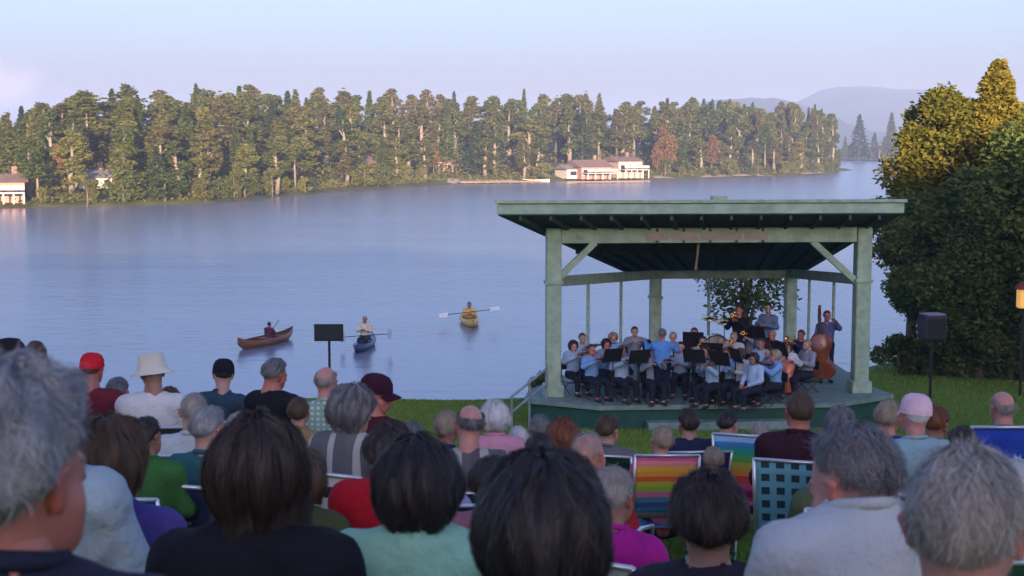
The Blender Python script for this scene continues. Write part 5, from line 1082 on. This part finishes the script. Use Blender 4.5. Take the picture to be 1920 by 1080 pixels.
cp = empty('canoe_paddle', (pc.x + .25, pc.y - .45, .62), bz + 1.2, 'wooden paddle held over the side of the brown canoe', 'paddle'); MB().tube([(-.35, 0, .35), (.55, 0, -.40)], .014, 6).build('shaft', M_wood, cp); MB().box((.72, 0, -.54), (.42, .03, .15), ch=.01, M=Matrix.Rotation(.69, 3, 'Y')).build('blade', M_wood, cp)
kp = atz(684, 652, 0); e = empty('kayak', (kp.x, kp.y, 0), pi - .1, 'narrow dark blue kayak seen end on beside the black board', 'kayak'); KV = []; n_ = 16
def kayak_hull(L, W): 
    V = []
    for i in range(17):
        u = i / 16 * 2 - 1; w_ = W * (1 - abs(u) ** 2.4) + .012; z = .20 + .14 * abs(u) ** 3; zb = -.12 + .2 * abs(u) ** 4
        for a in (0, .25, .5, .75, 1): an_ = pi * (a - .5); V.append((w_ * sin(an_), u * L, zb + (z - zb) * (1 - cos(an_))))
        V += [(w_ * .5, u * L, z + .05 * (1 - u * u)), (0, u * L, z + .07 * (1 - u * u)), (-w_ * .5, u * L, z + .05 * (1 - u * u))]
    return V, [(i * 8 + j, i * 8 + (j + 1) % 8, (i + 1) * 8 + (j + 1) % 8, (i + 1) * 8 + j) for i in range(16) for j in range(8)]
V, Q = kayak_hull(1.6, .33); link('hull', mesh_np('hull', V, np.array(Q), [mat('navy_plastic', (.02, .035, .12), rough=.35)], True), e); MB().tube([(.26 * sin(k * pi / 8), .5 * cos(k * pi / 8), .275) for k in range(17)], .022, 6).build('cockpit_rim', M_black, e, True)
person(684, 592, kp.y, yaw=pi - .1, pose='sit', hair=('short', 'sandy'), skinc='tan', top=('cream_vest', (.62, .56, .42)), label='paddler in a cream top sitting in the dark blue kayak', arms='front', base=-.30, v=.022, heavy=.1)
e = empty('paddle', (kp.x + .1, kp.y - .42, .50), -.1, 'paddle with pale blue blades held across the dark blue kayak', 'paddle'); MB().tube([(-.8, 0, -.05), (.8, 0, .08)], .014, 6).build('shaft', M_black, e)
for s, z in ((-1, -.06), (1, .09)): MB().box((s * .88, 0, z), (.16, .04, .36), ch=.02).build('blade', mat('pale_blue_blade', (.36, .46, .60)), e)
kp = atz(880, 606, 0); e = empty('kayak', (kp.x, kp.y, 0), pi + .12, 'short yellow kayak coming towards the shore in mid lake', 'kayak'); V = []; n_ = 16
for i in range(n_ + 1):
    u = i / n_ * 2 - 1; w_ = .40 * (1 - abs(u) ** 2.4) + .012; z = .20 + .14 * abs(u) ** 3; zb = -.12 + .2 * abs(u) ** 4
    for a in (0, .25, .5, .75, 1): an_ = pi * (a - .5) * 2 / 2; V.append((w_ * sin(an_), u * 1.75, zb + (z - zb) * (1 - cos(an_))))
    V += [(w_ * .5, u * 1.75, z + .05 * (1 - u * u)), (0, u * 1.75, z + .07 * (1 - u * u)), (-w_ * .5, u * 1.75, z + .05 * (1 - u * u))]
Q = [(i * 8 + j, i * 8 + (j + 1) % 8, (i + 1) * 8 + (j + 1) % 8, (i + 1) * 8 + j) for i in range(n_) for j in range(8)]
M_yel = mat('yellow_plastic', (.62, .40, .06), rough=.35, var=.08); link('hull', mesh_np('hull', V, np.array(Q), [M_yel], True), e)
MB().tube([(.30 * sin(k * pi / 8), .55 * cos(k * pi / 8), .275) for k in range(17)], .022, 6).build('cockpit_rim', M_black, e, True)
kk = person(880, 566, kp.y, yaw=pi + .12, pose='sit', hair=('short', 'brown'), skinc='tan', top=('amber_vest', (.70, .42, .14)), label='paddler in an amber yellow vest sitting in the kayak', arms='front', base=-.30, v=.022, strands=400, heavy=.2)
e = empty('paddle', (kp.x, kp.y - .42, .50), .12, 'double-bladed paddle with white blades held across the kayak', 'paddle')
MB().tube([(-1.0, 0, -.08), (1.0, 0, .12)], .016, 6).build('shaft', M_black, e)
for s, z in ((-1, -.10), (1, .14)): MB().box((s * 1.08, 0, z), (.40, .05, .17), ch=.02, M=Matrix.Rotation(-.1, 3, 'Y')).build('blade', mat('white_blade', (.85, .87, .9), var=.02), e)
# ================================================================ HAZE
m = bpy.data.materials.new('haze_air'); m.use_nodes = True; n = m.node_tree.nodes; n.clear()
pv = n.new('ShaderNodeVolumePrincipled'); pv.inputs['Color'].default_value = (.58, .70, 1.0, 1); pv.inputs['Density'].default_value = HAZE; pv.inputs['Anisotropy'].default_value = 0.0
o_ = n.new('ShaderNodeOutputMaterial'); m.node_tree.links.new(pv.outputs[0], o_.inputs['Volume'])
if HAZE > 0:
    hz = MB().box((0, 2000, 55), (9000, 4700, 128)).build('haze', m); tag(hz, 'pale evening haze over the lake', kind='stuff')
